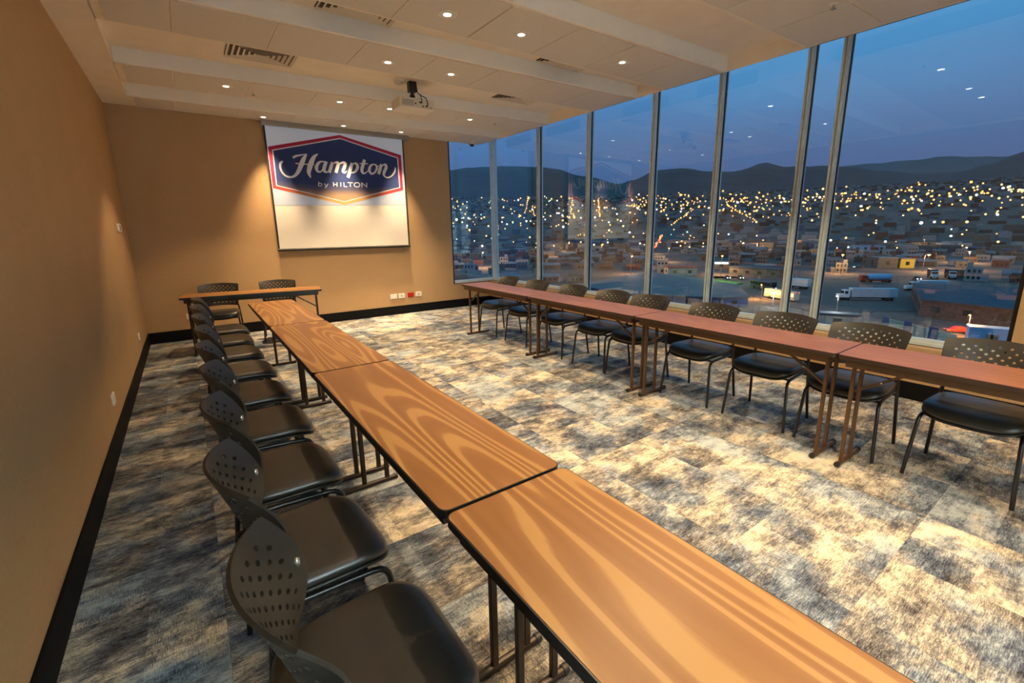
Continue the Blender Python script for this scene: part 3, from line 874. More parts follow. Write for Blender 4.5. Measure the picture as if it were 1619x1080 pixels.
# ================================================================== chairs
def back_point(u, v):
    hw = 0.205 + 0.030 * v
    xc = -0.158 - 0.102 * v
    c = 0.040 + 0.040 * v + 0.050 * math.sin(PI * v)
    z = 0.525 + (0.295 - 0.014 * u * u) * v - 0.012 * u * u * (1 - v)
    return Vector((xc + c * u * u, hw * u, z))
def make_backrest():
    NC, NR = 8, 10
    mu, mv0, mv1 = 0.12, 0.10, 0.10
    def uv(i, j):   # half-cell grid coordinates
        return (-1 + mu + (2 - 2 * mu) * i / (2 * NC), mv0 + (1 - mv0 - mv1) * j / (2 * NR))
    bm = bmesh.new(); cache = {}
    def vert(u, v):
        k = (round(u, 4), round(v, 4))
        if k not in cache: cache[k] = bm.verts.new(back_point(u, v))
        return cache[k]
    def quad(*p):
        vs_ = [vert(*q) for q in p]
        try: bm.faces.new(vs_)
        except ValueError: pass
    for j in range(NR):
        start = 0 if j % 2 == 0 else 1
        cells = range(start, 2 * NC - 1, 2)
        for i in cells:
            (u0, v0), (u1, v1) = uv(i, 2 * j), uv(i + 2, 2 * j + 2)
            uc, vc = (u0 + u1) / 2, (v0 + v1) / 2
            outer = [(u1, vc), (u1, v1), (uc, v1), (u0, v1), (u0, vc), (u0, v0), (uc, v0), (u1, v0)]
            ru, rv = (u1 - u0) * 0.165, (v1 - v0) * 0.31
            inner = [(uc + ru * math.cos(a * PI / 4), vc + rv * math.sin(a * PI / 4)) for a in range(8)]
            for k in range(8):
                k2 = (k + 1) % 8
                quad(outer[k], outer[k2], inner[k2], inner[k])
        if j % 2:   # half cells at the row ends
            for i in (0, 2 * NC - 1):
                (u0, v0), (u1, v1) = uv(i, 2 * j), uv(i + 1, 2 * j + 2); vc = (v0 + v1) / 2
                quad((u0, v0), (u1, v0), (u1, vc), (u0, vc)); quad((u0, vc), (u1, vc), (u1, v1), (u0, v1))
    US = [uv(i, 0)[0] for i in range(2 * NC + 1)]; VS = [uv(0, j)[1] for j in range(2 * NR + 1)]
    # margins, with rounded upper and lower corners
    def clampc(u, v):
        return (u, v)
    for a, b_ in zip(US[:-1], US[1:]):
        quad((a, 0), (b_, 0), (b_, mv0), (a, mv0))
        quad((a, 1 - mv1), (b_, 1 - mv1), (b_, 1), (a, 1))
    for a, b_ in zip(VS[:-1], VS[1:]):
        quad((-1, a), (-1 + mu, a), (-1 + mu, b_), (-1, b_))
        quad((1 - mu, a), (1, a), (1, b_), (1 - mu, b_))
    for su in (-1, 1):
        cu = su * (1 - mu)
        for v_in, v_out in ((mv0, 0.0), (1 - mv1, 1.0)):
            c1 = (su * 1.0, v_in); c2 = (su * (1 - mu * 0.08), v_in + (v_out - v_in) * 0.90); c3 = (cu, v_out); c0 = (cu, v_in)
            quad(c0, c1, c2, c3)
    bmesh.ops.recalc_face_normals(bm, faces=bm.faces)
    bm.normal_update()
    if sum(f.normal.x for f in bm.faces) < 0: bmesh.ops.reverse_faces(bm, faces=bm.faces)
    bm.normal_update()
    front = list(bm.faces); rim = [e_ for e_ in bm.edges if len(e_.link_faces) == 1]
    twin = {v_: bm.verts.new(v_.co - v_.normal * 0.009) for v_ in list(bm.verts)}
    for f in front:
        f.smooth = True
        bm.faces.new([twin[v_] for v_ in reversed(f.verts)]).smooth = True
    for e_ in rim:
        a_, b_ = e_.verts
        bm.faces.new((a_, b_, twin[b_], twin[a_]))
        e_.smooth = False
        k_ = bm.edges.get((twin[a_], twin[b_]))
        k_.smooth = False
    bmesh.ops.recalc_face_normals(bm, faces=bm.faces)
    me = bpy.data.meshes.new('backrest'); bm.to_mesh(me); bm.free()
    me.materials.append(MATS['black_plastic'])
    return me
def superell(a, n_, hx, hy):
    c, s_ = math.cos(a), math.sin(a)
    return (hx * math.copysign(abs(c) ** (2 / n_), c), hy * math.copysign(abs(s_) ** (2 / n_), s_))
def cushion(prof, hx, hy, zbase, sag=True, seg=56, n_=4.2):
    mb = MB(); v = []
    for sc, dz in prof:
        for k in range(seg):
            x, y = superell(2 * PI * k / seg, n_, hx * sc, hy * sc)
            y *= 1 + 0.05 * x / hx                       # a little wider in front
            z = zbase + dz
            if sag:
                z += 0.010 * (y / hy) ** 2 * min(1, sc) - 0.034 * max(0, (x / hx - 0.45) / 0.55) ** 2
            v.append((x, y, z))
    f = []
    for i in range(len(prof) - 1):
        for k in range(seg):
            k2 = (k + 1) % seg
            f.append((i * seg + k, i * seg + k2, (i + 1) * seg + k2, (i + 1) * seg + k))
    f.append(tuple(range(seg))); f.append(tuple(range((len(prof) - 1) * seg, len(prof) * seg)))
    mb.add(v, f, 0, True)
    return mb
def bez(pts, n_=5):
    P = [Vector(p) for p in pts]; out_ = [P[0]]
    for i in range(1, len(P) - 1):
        a = P[i].lerp(P[i - 1], min(0.45, 0.05 / max(0.01, (P[i] - P[i - 1]).length)))
        b_ = P[i].lerp(P[i + 1], min(0.45, 0.05 / max(0.01, (P[i] - P[i + 1]).length)))
        for k in range(n_):
            t_ = k / (n_ - 1)
            out_.append((1 - t_) ** 2 * a + 2 * t_ * (1 - t_) * P[i] + t_ * t_ * b_)
    out_.append(P[-1])
    return out_
def make_chair():
    e = empty('stacking_chair')
    br = link('backrest', make_backrest(), e)
    mb = cushion([(0.02, 0.002), (0.4, 0.002), (0.7, 0.0), (0.86, -0.004), (0.95, -0.012), (0.995, -0.026), (0.99, -0.040), (0.95, -0.046), (0.4, -0.046)], 0.222, 0.222, 0.468)
    st = mb.build('seat', 'black_vinyl', e)
    mb = cushion([(0.3, -0.047), (0.96, -0.047), (1.003, -0.050), (0.99, -0.057), (0.90, -0.064), (0.3, -0.066)], 0.222, 0.222, 0.468)
    mb.build('seat_pan', 'black_plastic', st)
    for s_ in (-1, 1):
        mb = MB(); mb.tube(bez([(0.222, s_ * 0.238, 0.0), (0.185, s_ * 0.214, 0.385), (0.06, s_ * 0.205, 0.388), (-0.19, s_ * 0.200, 0.396)]), 0.011, 8)
        mb.build('front_leg', 'black_tube', e)
        mb = MB(); mb.tube(bez([(-0.215, s_ * 0.232, 0.0), (-0.172, s_ * 0.215, 0.36), (-0.172, s_ * 0.206, 0.50), (-0.172, s_ * 0.180, 0.62)]), 0.011, 8)
        mb.build('rear_leg', 'black_tube', e)
        mb = MB(); mb.box(-0.205, -0.150, s_ * 0.200 - 0.012, s_ * 0.200 + 0.012, 0.425, 0.452); o = mb.build('bracket', 'black_plastic', e); bevel(o, 0.004)
        mb = MB(); mb.lathe([(0.004, -0.014), (0.0085, -0.010), (0.0085, 0.008), (0.004, 0.012)], (-0.120, s_ * 0.196, 0.665), 10); mb.build('screw_cap', 'chrome', br)
    mb = MB(); mb.tube([(-0.16, -0.2, 0.39), (-0.16, 0.2, 0.39)], 0.009, 8); mb.build('cross_bar', 'black_tube', e)
    mb = MB(); mb.tube([(0.12, -0.205, 0.38), (0.12, 0.205, 0.38)], 0.009, 8); mb.build('cross_bar', 'black_tube', e)
    return e
chair0 = make_chair()
first = [True]
def chair(x, y, rz, label, group):
    if first[0]:
        o = chair0; first[0] = False
    else:
        o = copy_tree(chair0)
    o.location = (x, y, 0); o.rotation_euler = (0, 0, rz)
    tag(o, label, 'chair', group)
    return o
LEFT_Y = [-2.02, -2.65, -3.27, -3.92, -4.555, -5.17, -5.80, -6.395, -6.985]
for i, y in enumerate(LEFT_Y):
    chair(0.80 + (0.012, -0.006, 0.0, 0.008, 0.004, 0.012, 0.0, -0.006, 0.016)[i], y, math.radians((1, -2, 1, 0, 2, -1, 1, 2, 0)[i]),
          'black perforated-back chair in the left row, %s from the screen wall' % ordn[i] if i < 8 else 'black perforated-back chair in the left row, nearest to the viewer', 'chairs along the left wall')
RIGHT_Y = [-2.44, -3.13, -3.84, -4.50, -5.005, -5.715, -6.33, -6.89, -7.525]
for i, y in enumerate(RIGHT_Y):
    chair(4.19, y, PI + math.radians((-1, 1, 0, 2, 0, 0, 1, 0, -1)[i]),
          'black perforated-back chair by the windows, %s from the screen wall' % ordn[i] if i < 8 else 'black perforated-back chair by the windows, nearest, cut by the right edge', 'chairs along the windows')
for x, y, lab in ((0.845, -0.68, 'black perforated-back chair behind the crosswise table, left one'), (1.56, -0.74, 'black perforated-back chair behind the crosswise table, right one')):
    chair(x, y, -PI / 2 - math.radians(8), lab, 'chairs behind the crosswise table')

# ================================================================== the city outside
GZ = -22.5
def ground_z(d):
    return GZ + max(0.0, d - 700.0) * 0.096 if d < 2900 else GZ + 2200 * 0.096
def polar(az, d):
    a = math.radians(az)
    return EYE.x + d * math.sin(a), EYE.y + d * math.cos(a)
RIDGE = [(-20, 5.8), (0, 6.2), (15, 6.0), (27.66, 6.86), (30.1, 7.16), (34.3, 7.29), (38, 7.18), (39.5, 7.01), (43.7, 6.0), (47.8, 5.04), (49.2, 5.42),
         (52, 6.42), (54.7, 6.5), (57.4, 6.03), (60.3, 5.87), (63.0, 6.59), (64.9, 6.03), (68.2, 5.9), (70.6, 5.6), (73, 5.05), (76, 4.6), (78.5, 4.5),
         (80.5, 5.0), (82.3, 5.78), (85, 6.5), (90, 6.9), (100, 6.2), (120, 6.0), (140, 6.0)]
def interp(tab, a):
    for (a0, e0), (a1, e1) in zip(tab[:-1], tab[1:]):
        if a0 <= a <= a1:
            t_ = (a - a0) / (a1 - a0); t_ = t_ * t_ * (3 - 2 * t_)
            return e0 + (e1 - e0) * t_
    return tab[-1][1]
m, n, l, b = new_mat('city_ground')
g = n.new('ShaderNodeNewGeometry')
t = noise(n, l, g.outputs['Position'], 0.035, 6, 0.7)
t2 = noise(n, l, g.outputs['Position'], 0.4, 4, 0.7)
s = math_node(n, l, 'MULTIPLY_ADD', t2.outputs['Fac'], 0.4, math_node(n, l, 'MULTIPLY', t.outputs['Fac'], 0.6))
r = ramp(n, [(0.35, (0.055, 0.040, 0.034)), (0.5, (0.105, 0.073, 0.057)), (0.65, (0.18, 0.13, 0.10))])
l.new(s, r.inputs[0]); l.new(r.outputs[0], b.inputs['Base Color']); b.inputs['Roughness'].default_value = 0.95
m, n, l, b = new_mat('hill_slope')
g = n.new('ShaderNodeNewGeometry')
t = noise(n, l, g.outputs['Position'], 0.004, 6, 0.65)
r = ramp(n, [(0.3, (0.050, 0.040, 0.040)), (0.7, (0.080, 0.066, 0.064))])
l.new(t.outputs['Fac'], r.inputs[0]); l.new(r.outputs[0], b.inputs['Base Color']); b.inputs['Roughness'].default_value = 1.0
mat('far_hill_hazed', (0.13, 0.11, 0.11), 1.0, var=0.1, scale=0.004)  # lighter base colour carries the haze over the far ridge
mat('asphalt', (0.105, 0.075, 0.062), 0.9, var=0.2, scale=0.6)
mat('lawn', (0.07, 0.20, 0.03), 0.95, var=0.25, scale=0.8)

mb = MB()
DS = [40, 120, 300, 500, 700, 900, 1300, 1800, 2400, 2900]
AZ = [a for a in range(-20, 141, 4)]
V = []
for d in DS:
    for a in AZ:
        x, y = polar(a, d); V.append((x, y, ground_z(d)))
F = []
K = len(AZ)
for i in range(len(DS) - 1):
    for k in range(K - 1):
        F.append((i * K + k, i * K + k + 1, (i + 1) * K + k + 1, (i + 1) * K + k))
mb.add(V, F, 0, True)
struct(mb.build('city_ground', 'city_ground'), 'dark city ground rising towards the hills')
mb = MB(); V = []
rr = random.Random(3)
HAZ = [-20 + 0.8 * i for i in range(201)]
HD = [(2890, 0.0), (3100, 0.22), (3350, 0.48), (3600, 0.78), (3800, 1.0), (4300, 0.7)]
z_foot = ground_z(2890)
for hi, (d, fr) in enumerate(HD):
    for a in HAZ:
        zr = EYE.z + 3800 * math.tan(math.radians(interp(RIDGE, a)))
        wob = (math.sin(a * 1.7 + hi) + math.sin(a * 3.1 + 2 * hi)) * 0.03 if 0 < fr < 1 else 0
        if fr == 1.0: wob = 0.006 * math.sin(a * 5.3) + 0.004 * math.sin(a * 11.1)
        x, y = polar(a, d); V.append((x, y, z_foot - 4 + (zr - z_foot) * (fr + wob)))
K = len(HAZ); F = []
for i in range(len(HD) - 1):
    for k in range(K - 1):
        F.append((i * K + k, i * K + k + 1, (i + 1) * K + k + 1, (i + 1) * K + k))
mb.add(V, F, 0, True)
struct(mb.build('hills', 'hill_slope'), 'dark ridge of hills behind the city')
mb = MB(); V = []
FARR = [(40, 3.0), (58, 4.0), (66, 5.3), (70, 5.7), (74.7, 5.75), (77.7, 5.85), (80, 5.55), (84, 5.2), (95, 5.5), (120, 5.0)]
FAZ = [40 + i for i in range(81)]
for fr, d in ((0, 6000), (0.6, 6800), (1, 7500), (0.5, 8500)):
    for a in FAZ:
        zr = 7500 * math.tan(math.radians(interp(FARR, a) + 0.05 * math.sin(a * 2.3)))
        x, y = polar(a, d); V.append((x, y, 60 + (zr - 60) * fr))
K = len(FAZ); F = []
for i in range(3):
    for k in range(K - 1):
        F.append((i * K + k, i * K + k + 1, (i + 1) * K + k + 1, (i + 1) * K + k))
mb.add(V, F, 0, True)
struct(mb.build('hills', 'far_hill_hazed'), 'paler distant ridge of hills')

def road(pts, wdt, label):
    mb = MB(); V = []
    for i, (x, y) in enumerate(pts):
        a = Vector(pts[max(i - 1, 0)]); b_ = Vector(pts[min(i + 1, len(pts) - 1)])
        d = (b_ - a).normalized(); nn = Vector((-d.y, d.x)) * wdt / 2
        z = ground_z((Vector((x, y)) - EYE.xy).length) + 0.08
        V += [(x + nn.x, y + nn.y, z), (x - nn.x, y - nn.y, z)]
    mb.add(V, [(2 * i, 2 * i + 1, 2 * i + 3, 2 * i + 2) for i in range(len(pts) - 1)])
    return struct(mb.build('road', 'asphalt'), label)
road([(150, 190), (172, 150), (205, 108), (236, 84), (269, 67), (320, 40), (420, 0)], 14, 'main road below the windows')
road([(205, 108), (300, 225), (415, 315), (600, 450), (690, 515)], 12, 'avenue running towards the hills')
mb = MB(); mb.prism([(172, 92), (190, 93), (196, 108), (186, 117), (176, 112)], GZ + 0.05, GZ + 0.3)
struct(mb.build('lawn', 'lawn'), 'green lit lawn beside the road')
mb = MB(); mb.prism([(140, 45), (160, 75), (185, 80), (240, 62), (250, 40), (215, 32), (165, 28)], GZ + 0.03, GZ + 0.12)
struct(mb.build('yard', 'asphalt'), 'truck yard below the windows')

# ---- houses
HC = {'white': (0.32, 0.29, 0.27), 'tan': (0.22, 0.155, 0.11), 'brick red': (0.17, 0.07, 0.05), 'grey': (0.13, 0.115, 0.105), 'blue': (0.09, 0.12, 0.17), 'brown': (0.10, 0.068, 0.05)}
for k, c in HC.items():
    mat('wall_' + k.replace(' ', '_'), c, 0.9, var=0.15, scale=0.5)
mat('flat_roof', (0.15, 0.13, 0.125), 0.9, var=0.3, scale=0.4)
mat('tin_roof', (0.17, 0.155, 0.15), 0.6, var=0.2, scale=0.5)
mat('dark_opening', (0.012, 0.012, 0.014), 0.4)
glow('lit_opening', (1.0, 0.62, 0.25), 1.6)
def house_mesh(kind, wall):
    mb = MB()
    if kind == 0:      # one storey, flat roof with parapet
        mb.box(-5, 5, -4, 4, 0, 3.2, 0); mb.box(-5, 5, -4, -3.7, 3.2, 3.7, 0); mb.box(-5, 5, 3.7, 4, 3.2, 3.7, 0)
        mb.box(-5, -4.7, -3.7, 3.7, 3.2, 3.7, 0); mb.box(4.7, 5, -3.7, 3.7, 3.2, 3.7, 0); mb.box(-4.7, 4.7, -3.7, 3.7, 3.2, 3.25, 1)
        wz = (1.0,)
    elif kind == 1:    # two storeys with a lower wing
        mb.box(-4.5, 3, -4, 4, 0, 6.0, 0); mb.box(3, 6, -4, 3, 0, 3.0, 0); mb.box(-4.2, 2.7, -3.7, 3.7, 6.0, 6.08, 1); mb.box(3, 5.8, -3.8, 2.8, 3.0, 3.06, 1)
        mb.box(-4.0, -1.5, 1.0, 3.5, 6.05, 8.0, 0); wz = (1.0, 3.9)
    elif kind == 2:    # shallow pitched tin roof
        mb.box(-6, 6, -4, 4, 0, 3.0, 0)
        mb.add([(-6.4, -4.4, 2.9), (6.4, -4.4, 2.9), (6.4, 0, 4.3), (-6.4, 0, 4.3), (-6.4, 4.4, 2.9), (6.4, 4.4, 2.9)],
               [(0, 1, 2, 3), (3, 2, 5, 4), (0, 3, 4), (1, 5, 2)], 3)
        wz = (0.9,)
    else:              # long warehouse
        mb.box(-12, 12, -6, 6, 0, 5.0, 0)
        mb.add([(-12.4, -6.4, 4.9), (12.4, -6.4, 4.9), (12.4, 0, 6.6), (-12.4, 0, 6.6), (-12.4, 6.4, 4.9), (12.4, 6.4, 4.9)],
               [(0, 1, 2, 3), (3, 2, 5, 4), (0, 3, 4), (1, 5, 2)], 3)
        wz = (1.5,)
    hx = {0: 5, 1: 4.5, 2: 6, 3: 12}[kind]; hy = {0: 4, 1: 4, 2: 4, 3: 6}[kind]
    for z in wz:
        for k in range(3):
            x = -hx + hx * 0.35 + k * hx * 0.5
            if kind == 1 and x > 2.4: continue
            for sy in (-1, 1):
                mb.box(x - 0.6, x + 0.6, sy * hy - 0.05, sy * hy + 0.05, z, z + 1.3, 2)
        for k in range(2):
            y = -hy * 0.45 + k * hy * 0.9
            mb.box(-hx - 0.05, -hx + 0.05, y - 0.6, y + 0.6, z, z + 1.3, 2)
    return mb.mesh('house', ['wall_' + wall.replace(' ', '_'), 'flat_roof', 'dark_opening', 'tin_roof'])
KN = ('one-storey flat-roofed house', 'two-storey house with a lower wing', 'house with a shallow tin roof', 'long low warehouse')
HM = {}
reserved = [(170, 45, 34), (165, 95, 46), (200, 25, 42), (128, 25, 30), (235, 60, 34), (205, 105, 34), (245, 136, 12), (318, 78, 16), (198, 130, 12), (120, 80, 60), (300, 60, 12), (238, 27, 24), (503, 148, 22), (318, 82, 22), (326, 74, 18)]
rl = random.Random(5)
lights = []
def d_of_el(el):
    t_ = math.tan(math.radians(el))
    if el < -1.9: return -24.0 / t_
    return min(2880.0, 91.2 / (0.096 - t_))
for _ in range(470):     # dense slopes on the right
    az = rl.uniform(49, 92); el = min(3.7, max(-0.2, rl.gauss(2.45, 0.55))) if rl.random() < 0.72 else rl.uniform(0.3, 2.4)
    lights.append((az, el, rl.choices(('amber', 'yellow', 'white', 'greenish'), (4.5, 5, 0.8, 0.2))[0]))
for _ in range(190):     # sparser slopes on the left
    az = rl.uniform(22, 50); el = rl.uniform(-0.6, 3.6)
    lights.append((az, el, rl.choices(('amber', 'yellow', 'white', 'greenish'), (3.4, 4, 1.8, 0.4))[0]))
for _ in range(110):     # near flat blocks
    az = rl.uniform(24, 90); el = rl.uniform(-3.4, 0.3)
    lights.append((az, el, rl.choices(('amber', 'yellow', 'white', 'greenish'), (2.5, 5, 3, 0.6))[0]))
for az0, n_, e0, e1, dz in ((36.5, 9, 1.6, 3.6, 0.35), (37.6, 7, 1.2, 2.4, -0.25), (42, 8, 1.4, 3.3, 0.2), (45.5, 11, 1.0, 3.2, -0.2), (62.6, 12, 0.2, 1.9, -2.8), (53.9, 12, -0.2, 1.6, 2.2)):
    for k in range(n_):
        f_ = k / (n_ - 1); lights.append((az0 + dz * f_ + rl.uniform(-0.08, 0.08), e0 + (e1 - e0) * f_, 'amber'))
for k in range(26):      # red car tail lights, built as lamp posts, and lamps along the avenue
    f_ = k / 25; x = 300 + 390 * f_; y = 225 + 290 * f_
    az = math.degrees(math.atan2(x - EYE.x, y - EYE.y)); dd = math.hypot(x - EYE.x, y - EYE.y)
    lights.append((az + rl.uniform(-0.12, 0.12), math.degrees(math.atan2(GZ + 1.5 - EYE.z, dd)), 'red' if k < 13 or k % 3 == 0 else 'amber'))
lights.sort(key=lambda q: d_of_el(q[1]))
LAMP_XY = [polar(az, d_of_el(el)) + (5.5 + d_of_el(el) * 0.0025,) for az, el, c_ in lights]
STREET = ((215, 118), (262, 82), (330, 48), (185, 150), (270, 190), (345, 262), (420, 150), (390, 60), (480, 230), (560, 120), (500, 330), (250, 290), (330, 360), (150, 240), (160, 330), (620, 260))
LAMP_XY += [(x, y, 9.0) for x, y in STREET]
rh = random.Random(11)
cand = []
row = 0
d = 150.0
while d < 2850:
    azs = 17.0 + rh.random() * 2
    step_m = 12.5 if d < 900 else 20
    while azs < 97:
        if rh.random() < (0.88 if d < 700 else 0.62):
            dd = d + rh.uniform(-2.5, 2.5)
            x, y = polar(azs, dd)
            ok = all((x - a) ** 2 + (y - b_) ** 2 > c * c for a, b_, c in reserved)
            ok = ok and all((x - a) ** 2 + (y - b_) ** 2 > c * c for a, b_, c in LAMP_XY)
            # keep the roads clear
            for (ax, ay), (bx, by) in (((150, 190), (205, 108)), ((205, 108), (269, 67)), ((269, 67), (420, 0)), ((205, 108), (415, 315)), ((415, 315), (690, 515))):
                A_, B_, P_ = Vector((ax, ay)), Vector((bx, by)), Vector((x, y))
                t_ = max(0, min(1, (P_ - A_).dot(B_ - A_) / (B_ - A_).length_squared))
                if (P_ - (A_ + (B_ - A_) * t_)).length < 15: ok = False
            if ok:
                cand.append((dd, azs, x, y))
        azs += math.degrees(step_m / d) * rh.uniform(1.0, 1.45)
    row += 1
    d += (17 if row % 2 else 24) * (1 if d < 700 else 2.0)
cand.sort()
inview = [c for c in cand if 22 < c[1] < 90]
near = set(id(c) for c in inview[:300])
stuff = MB(); smi = list(HC)
for c in cand:
    dd, azs, x, y = c
    wall = rh.choices(list(HC), (5, 4, 2, 4, 1.3, 3))[0]
    kind = rh.choices((0, 1, 2, 3), (5, 3, 3, 0.0 if dd < 1e9 else 1))[0]
    rz = math.radians(-azs + rh.choice((0, 180)) + rh.uniform(-5, 5))
    z = ground_z(dd)
    if id(c) in near:
        if (kind, wall) not in HM: HM[(kind, wall)] = house_mesh(kind, wall)
        o = link('house' if kind < 3 else 'warehouse', HM[(kind, wall)])
        o.location = (x, y, z - 0.02); o.rotation_euler = (0, 0, rz)
        s_ = rh.uniform(0.66, 0.84); o.scale = (s_, s_ * rh.uniform(0.9, 1.05), rh.uniform(0.8, 1.05))
        tag(o, '%s %s in the dim city below the hills' % (wall, KN[kind]), 'house' if kind < 3 else 'warehouse', '%s %s group' % (wall, KN[kind]))
    else:
        hx, hy, hz = rh.uniform(4, 9), rh.uniform(3.5, 6), rh.choice((3.2, 3.5, 6, 6.4))
        cs, sn = math.cos(rz), math.sin(rz)
        v = [(x + cs * a - sn * b_, y + sn * a + cs * b_, z - 1.5 + h * (hz + 1.5)) for h in (0, 1) for b_ in (-hy, hy) for a in (-hx, hx)]
        stuff.add(v, [(0, 2, 3, 1), (4, 5, 7, 6), (0, 1, 5, 4), (2, 6, 7, 3), (0, 4, 6, 2), (1, 3, 7, 5)], smi.index(wall))
tag(stuff.build('distant_houses', ['wall_' + w_.replace(' ', '_') for w_ in smi]), 'countless distant houses climbing towards the dark hills', 'houses', kind='stuff')

# ---- city lights
LC = {'amber': ((1.0, 0.40, 0.09), 2.6), 'yellow': ((1.0, 0.58, 0.18), 2.8), 'white': ((1.0, 0.92, 0.78), 2.4), 'greenish': ((0.55, 1.0, 0.85), 1.5), 'red': ((1.0, 0.12, 0.05), 2.5)}
for k, (c, s_) in LC.items():
    glow('lamp_' + k, c, s_)
def lamp_mesh(cname, rad, h):
    mb = MB()
    mb.tube([(0, 0, 0), (0, 0, h)], 0.12, 5, 1)
    prof = [(rad * math.cos(a), h + rad * math.sin(a)) for a in (-1.3, -0.8, -0.3, 0.3, 0.8, 1.3)]
    mb.lathe(prof, seg=8, mi=0)
    return mb.mesh('street_lamp', ['lamp_' + cname, 'dark_opening'])
LM = {}
lstuff = MB(); lnames = list(LC)
cnt = 0
for az, el, cname in lights:
    dd = d_of_el(el)
    x, y = polar(az, dd); z = ground_z(dd)
    cls = min((250, 350, 500, 700, 950, 1250, 1600, 2100, 2700), key=lambda q: abs(q - dd))
    sz = rl.choice((0.75, 1.0, 1.0, 1.3))
    rad = cls * 0.00140 * sz * (1.25 if cname == 'white' else 1.0)
    if 22 < az < 90 and cnt < 296:
        cnt += 1
        key = (cname, cls, sz)
        if key not in LM: LM[key] = lamp_mesh(cname, rad, 7.0)
        o = link('street_lamp', LM[key]); o.location = (x, y, z - 0.02)  # red ones along the avenue stand in for car tail lights
        tag(o, 'small glowing %s lamp among the houses of the night city' % cname, 'street lamp', '%s lights of the city' % cname)
    else:
        prof = [(rad * math.cos(a), 7 + rad * math.sin(a)) for a in (-1.2, -0.5, 0.5, 1.2)]
        lstuff.lathe(prof, (x, y, z), 6, lnames.index(cname))
tag(lstuff.build('distant_city_lights', ['lamp_' + k for k in lnames]), 'countless tiny lights scattered over the far slopes', 'city lights', kind='stuff')

# ---- vehicles and buildings close below
mat('truck_white', (0.62, 0.63, 0.64), 0.4, var=0.05, scale=0.5)
mat('trailer_grey', (0.42, 0.46, 0.50), 0.5, var=0.08, scale=0.5)
mat('tyre', (0.01, 0.01, 0.01), 0.8)
mat('vehicle_glass', (0.02, 0.025, 0.03), 0.1)
mat('vehicle_red', (0.40, 0.03, 0.02), 0.35)
mat('vehicle_dark', (0.03, 0.03, 0.04), 0.4)
mat('container_blue', (0.055, 0.10, 0.20), 0.5, var=0.15, scale=0.6)
mat('container_pale_blue', (0.30, 0.45, 0.62), 0.5, var=0.1, scale=0.6)
mat('wall_cream', (0.50, 0.42, 0.30), 0.85, var=0.1, scale=0.6)
mat('roof_blue_grey', (0.13, 0.115, 0.105), 0.7, var=0.15, scale=0.3)
mat('roof_dark', (0.045, 0.05, 0.065), 0.8, var=0.35, scale=0.5)
mat('brick_wall', (0.085, 0.062, 0.052), 0.9, var=0.3, scale=1.2)
mat('roof_red', (0.30, 0.05, 0.035), 0.8, var=0.2, scale=0.4)
mat('wall_yellow', (0.55, 0.42, 0.06), 0.8)
glow('bus_window', (1.0, 0.62, 0.22), 1.8)
glow('headlamp', (1.0, 0.95, 0.85), 2.5)
glow('taillamp', (1.0, 0.05, 0.02), 2.0)
glow('sign_white', (0.8, 1.0, 0.95), 3.5)

def wheels(parent, xs, hw, r_=0.5):
    for x in xs:
        for s_ in (-1, 1):
            mb = MB(); mb.lathe([(r_ * 0.5, -0.15), (r_, -0.15), (r_, 0.15), (r_ * 0.5, 0.15)], (x, s_ * hw, r_), 14, ax='y'); mb.build('wheel', 'tyre', parent)
def semi(x, y, rz, label, body='trailer_grey', L=13.0, group=None):
    e = empty('truck', (x, y, GZ + 0.12), rz); tag(e, label, 'truck', group)
    mb = MB(); mb.box(-L / 2 - 1.2, L / 2 - 1.2, -1.3, 1.3, 1.1, 3.9); t_ = mb.build('trailer', body, e); bevel(t_, 0.06)
    mb = MB()
    for k in range(1, 12):
        xx = -L / 2 - 1.2 + k * L / 12
        for s_ in (-1, 1): mb.box(xx - 0.04, xx + 0.04, s_ * 1.3 - 0.03, s_ * 1.3 + 0.03, 1.15, 3.85)
    mb.build('rib', body, t_)
    f0 = L / 2 - 0.8
    mb = MB(); mb.box(f0, f0 + 1.8, -1.2, 1.2, 0.9, 3.3); mb.box(f0 + 1.8, f0 + 3.3, -1.0, 1.0, 0.7, 1.9); c_ = mb.build('cab', 'truck_white', e); bevel(c_, 0.12)
    mb = MB(); mb.box(f0 + 1.79, f0 + 1.84, -1.0, 1.0, 2.1, 3.0); mb.build('windscreen', 'vehicle_glass', e)
    for s_ in (-1, 1):
        mb = MB(); mb.box(f0 + 0.7, f0 + 1.6, s_ * 1.2 - 0.03, s_ * 1.2 + 0.03, 2.1, 3.0); mb.build('side_window', 'vehicle_glass', e)
    wheels(e, (-L / 2 + 0.3, -L / 2 + 1.5, f0 + 0.5, f0 + 2.4), 1.1)
    mb = MB(); mb.box(-L / 2 - 1, f0 + 1, -0.5, 0.5, 0.7, 1.1); mb.build('chassis', 'vehicle_dark', e)
    return e
def ang(a, b_): return math.atan2(b_[1] - a[1], b_[0] - a[0])
semi(176.5, 44.0, ang((182, 38), (170, 51)), 'white semi truck with a long grey trailer parked in the yard')
semi(216, 38, ang((222, 30), (210, 47)), 'second white truck parked behind the long grey trailer', L=9.0)
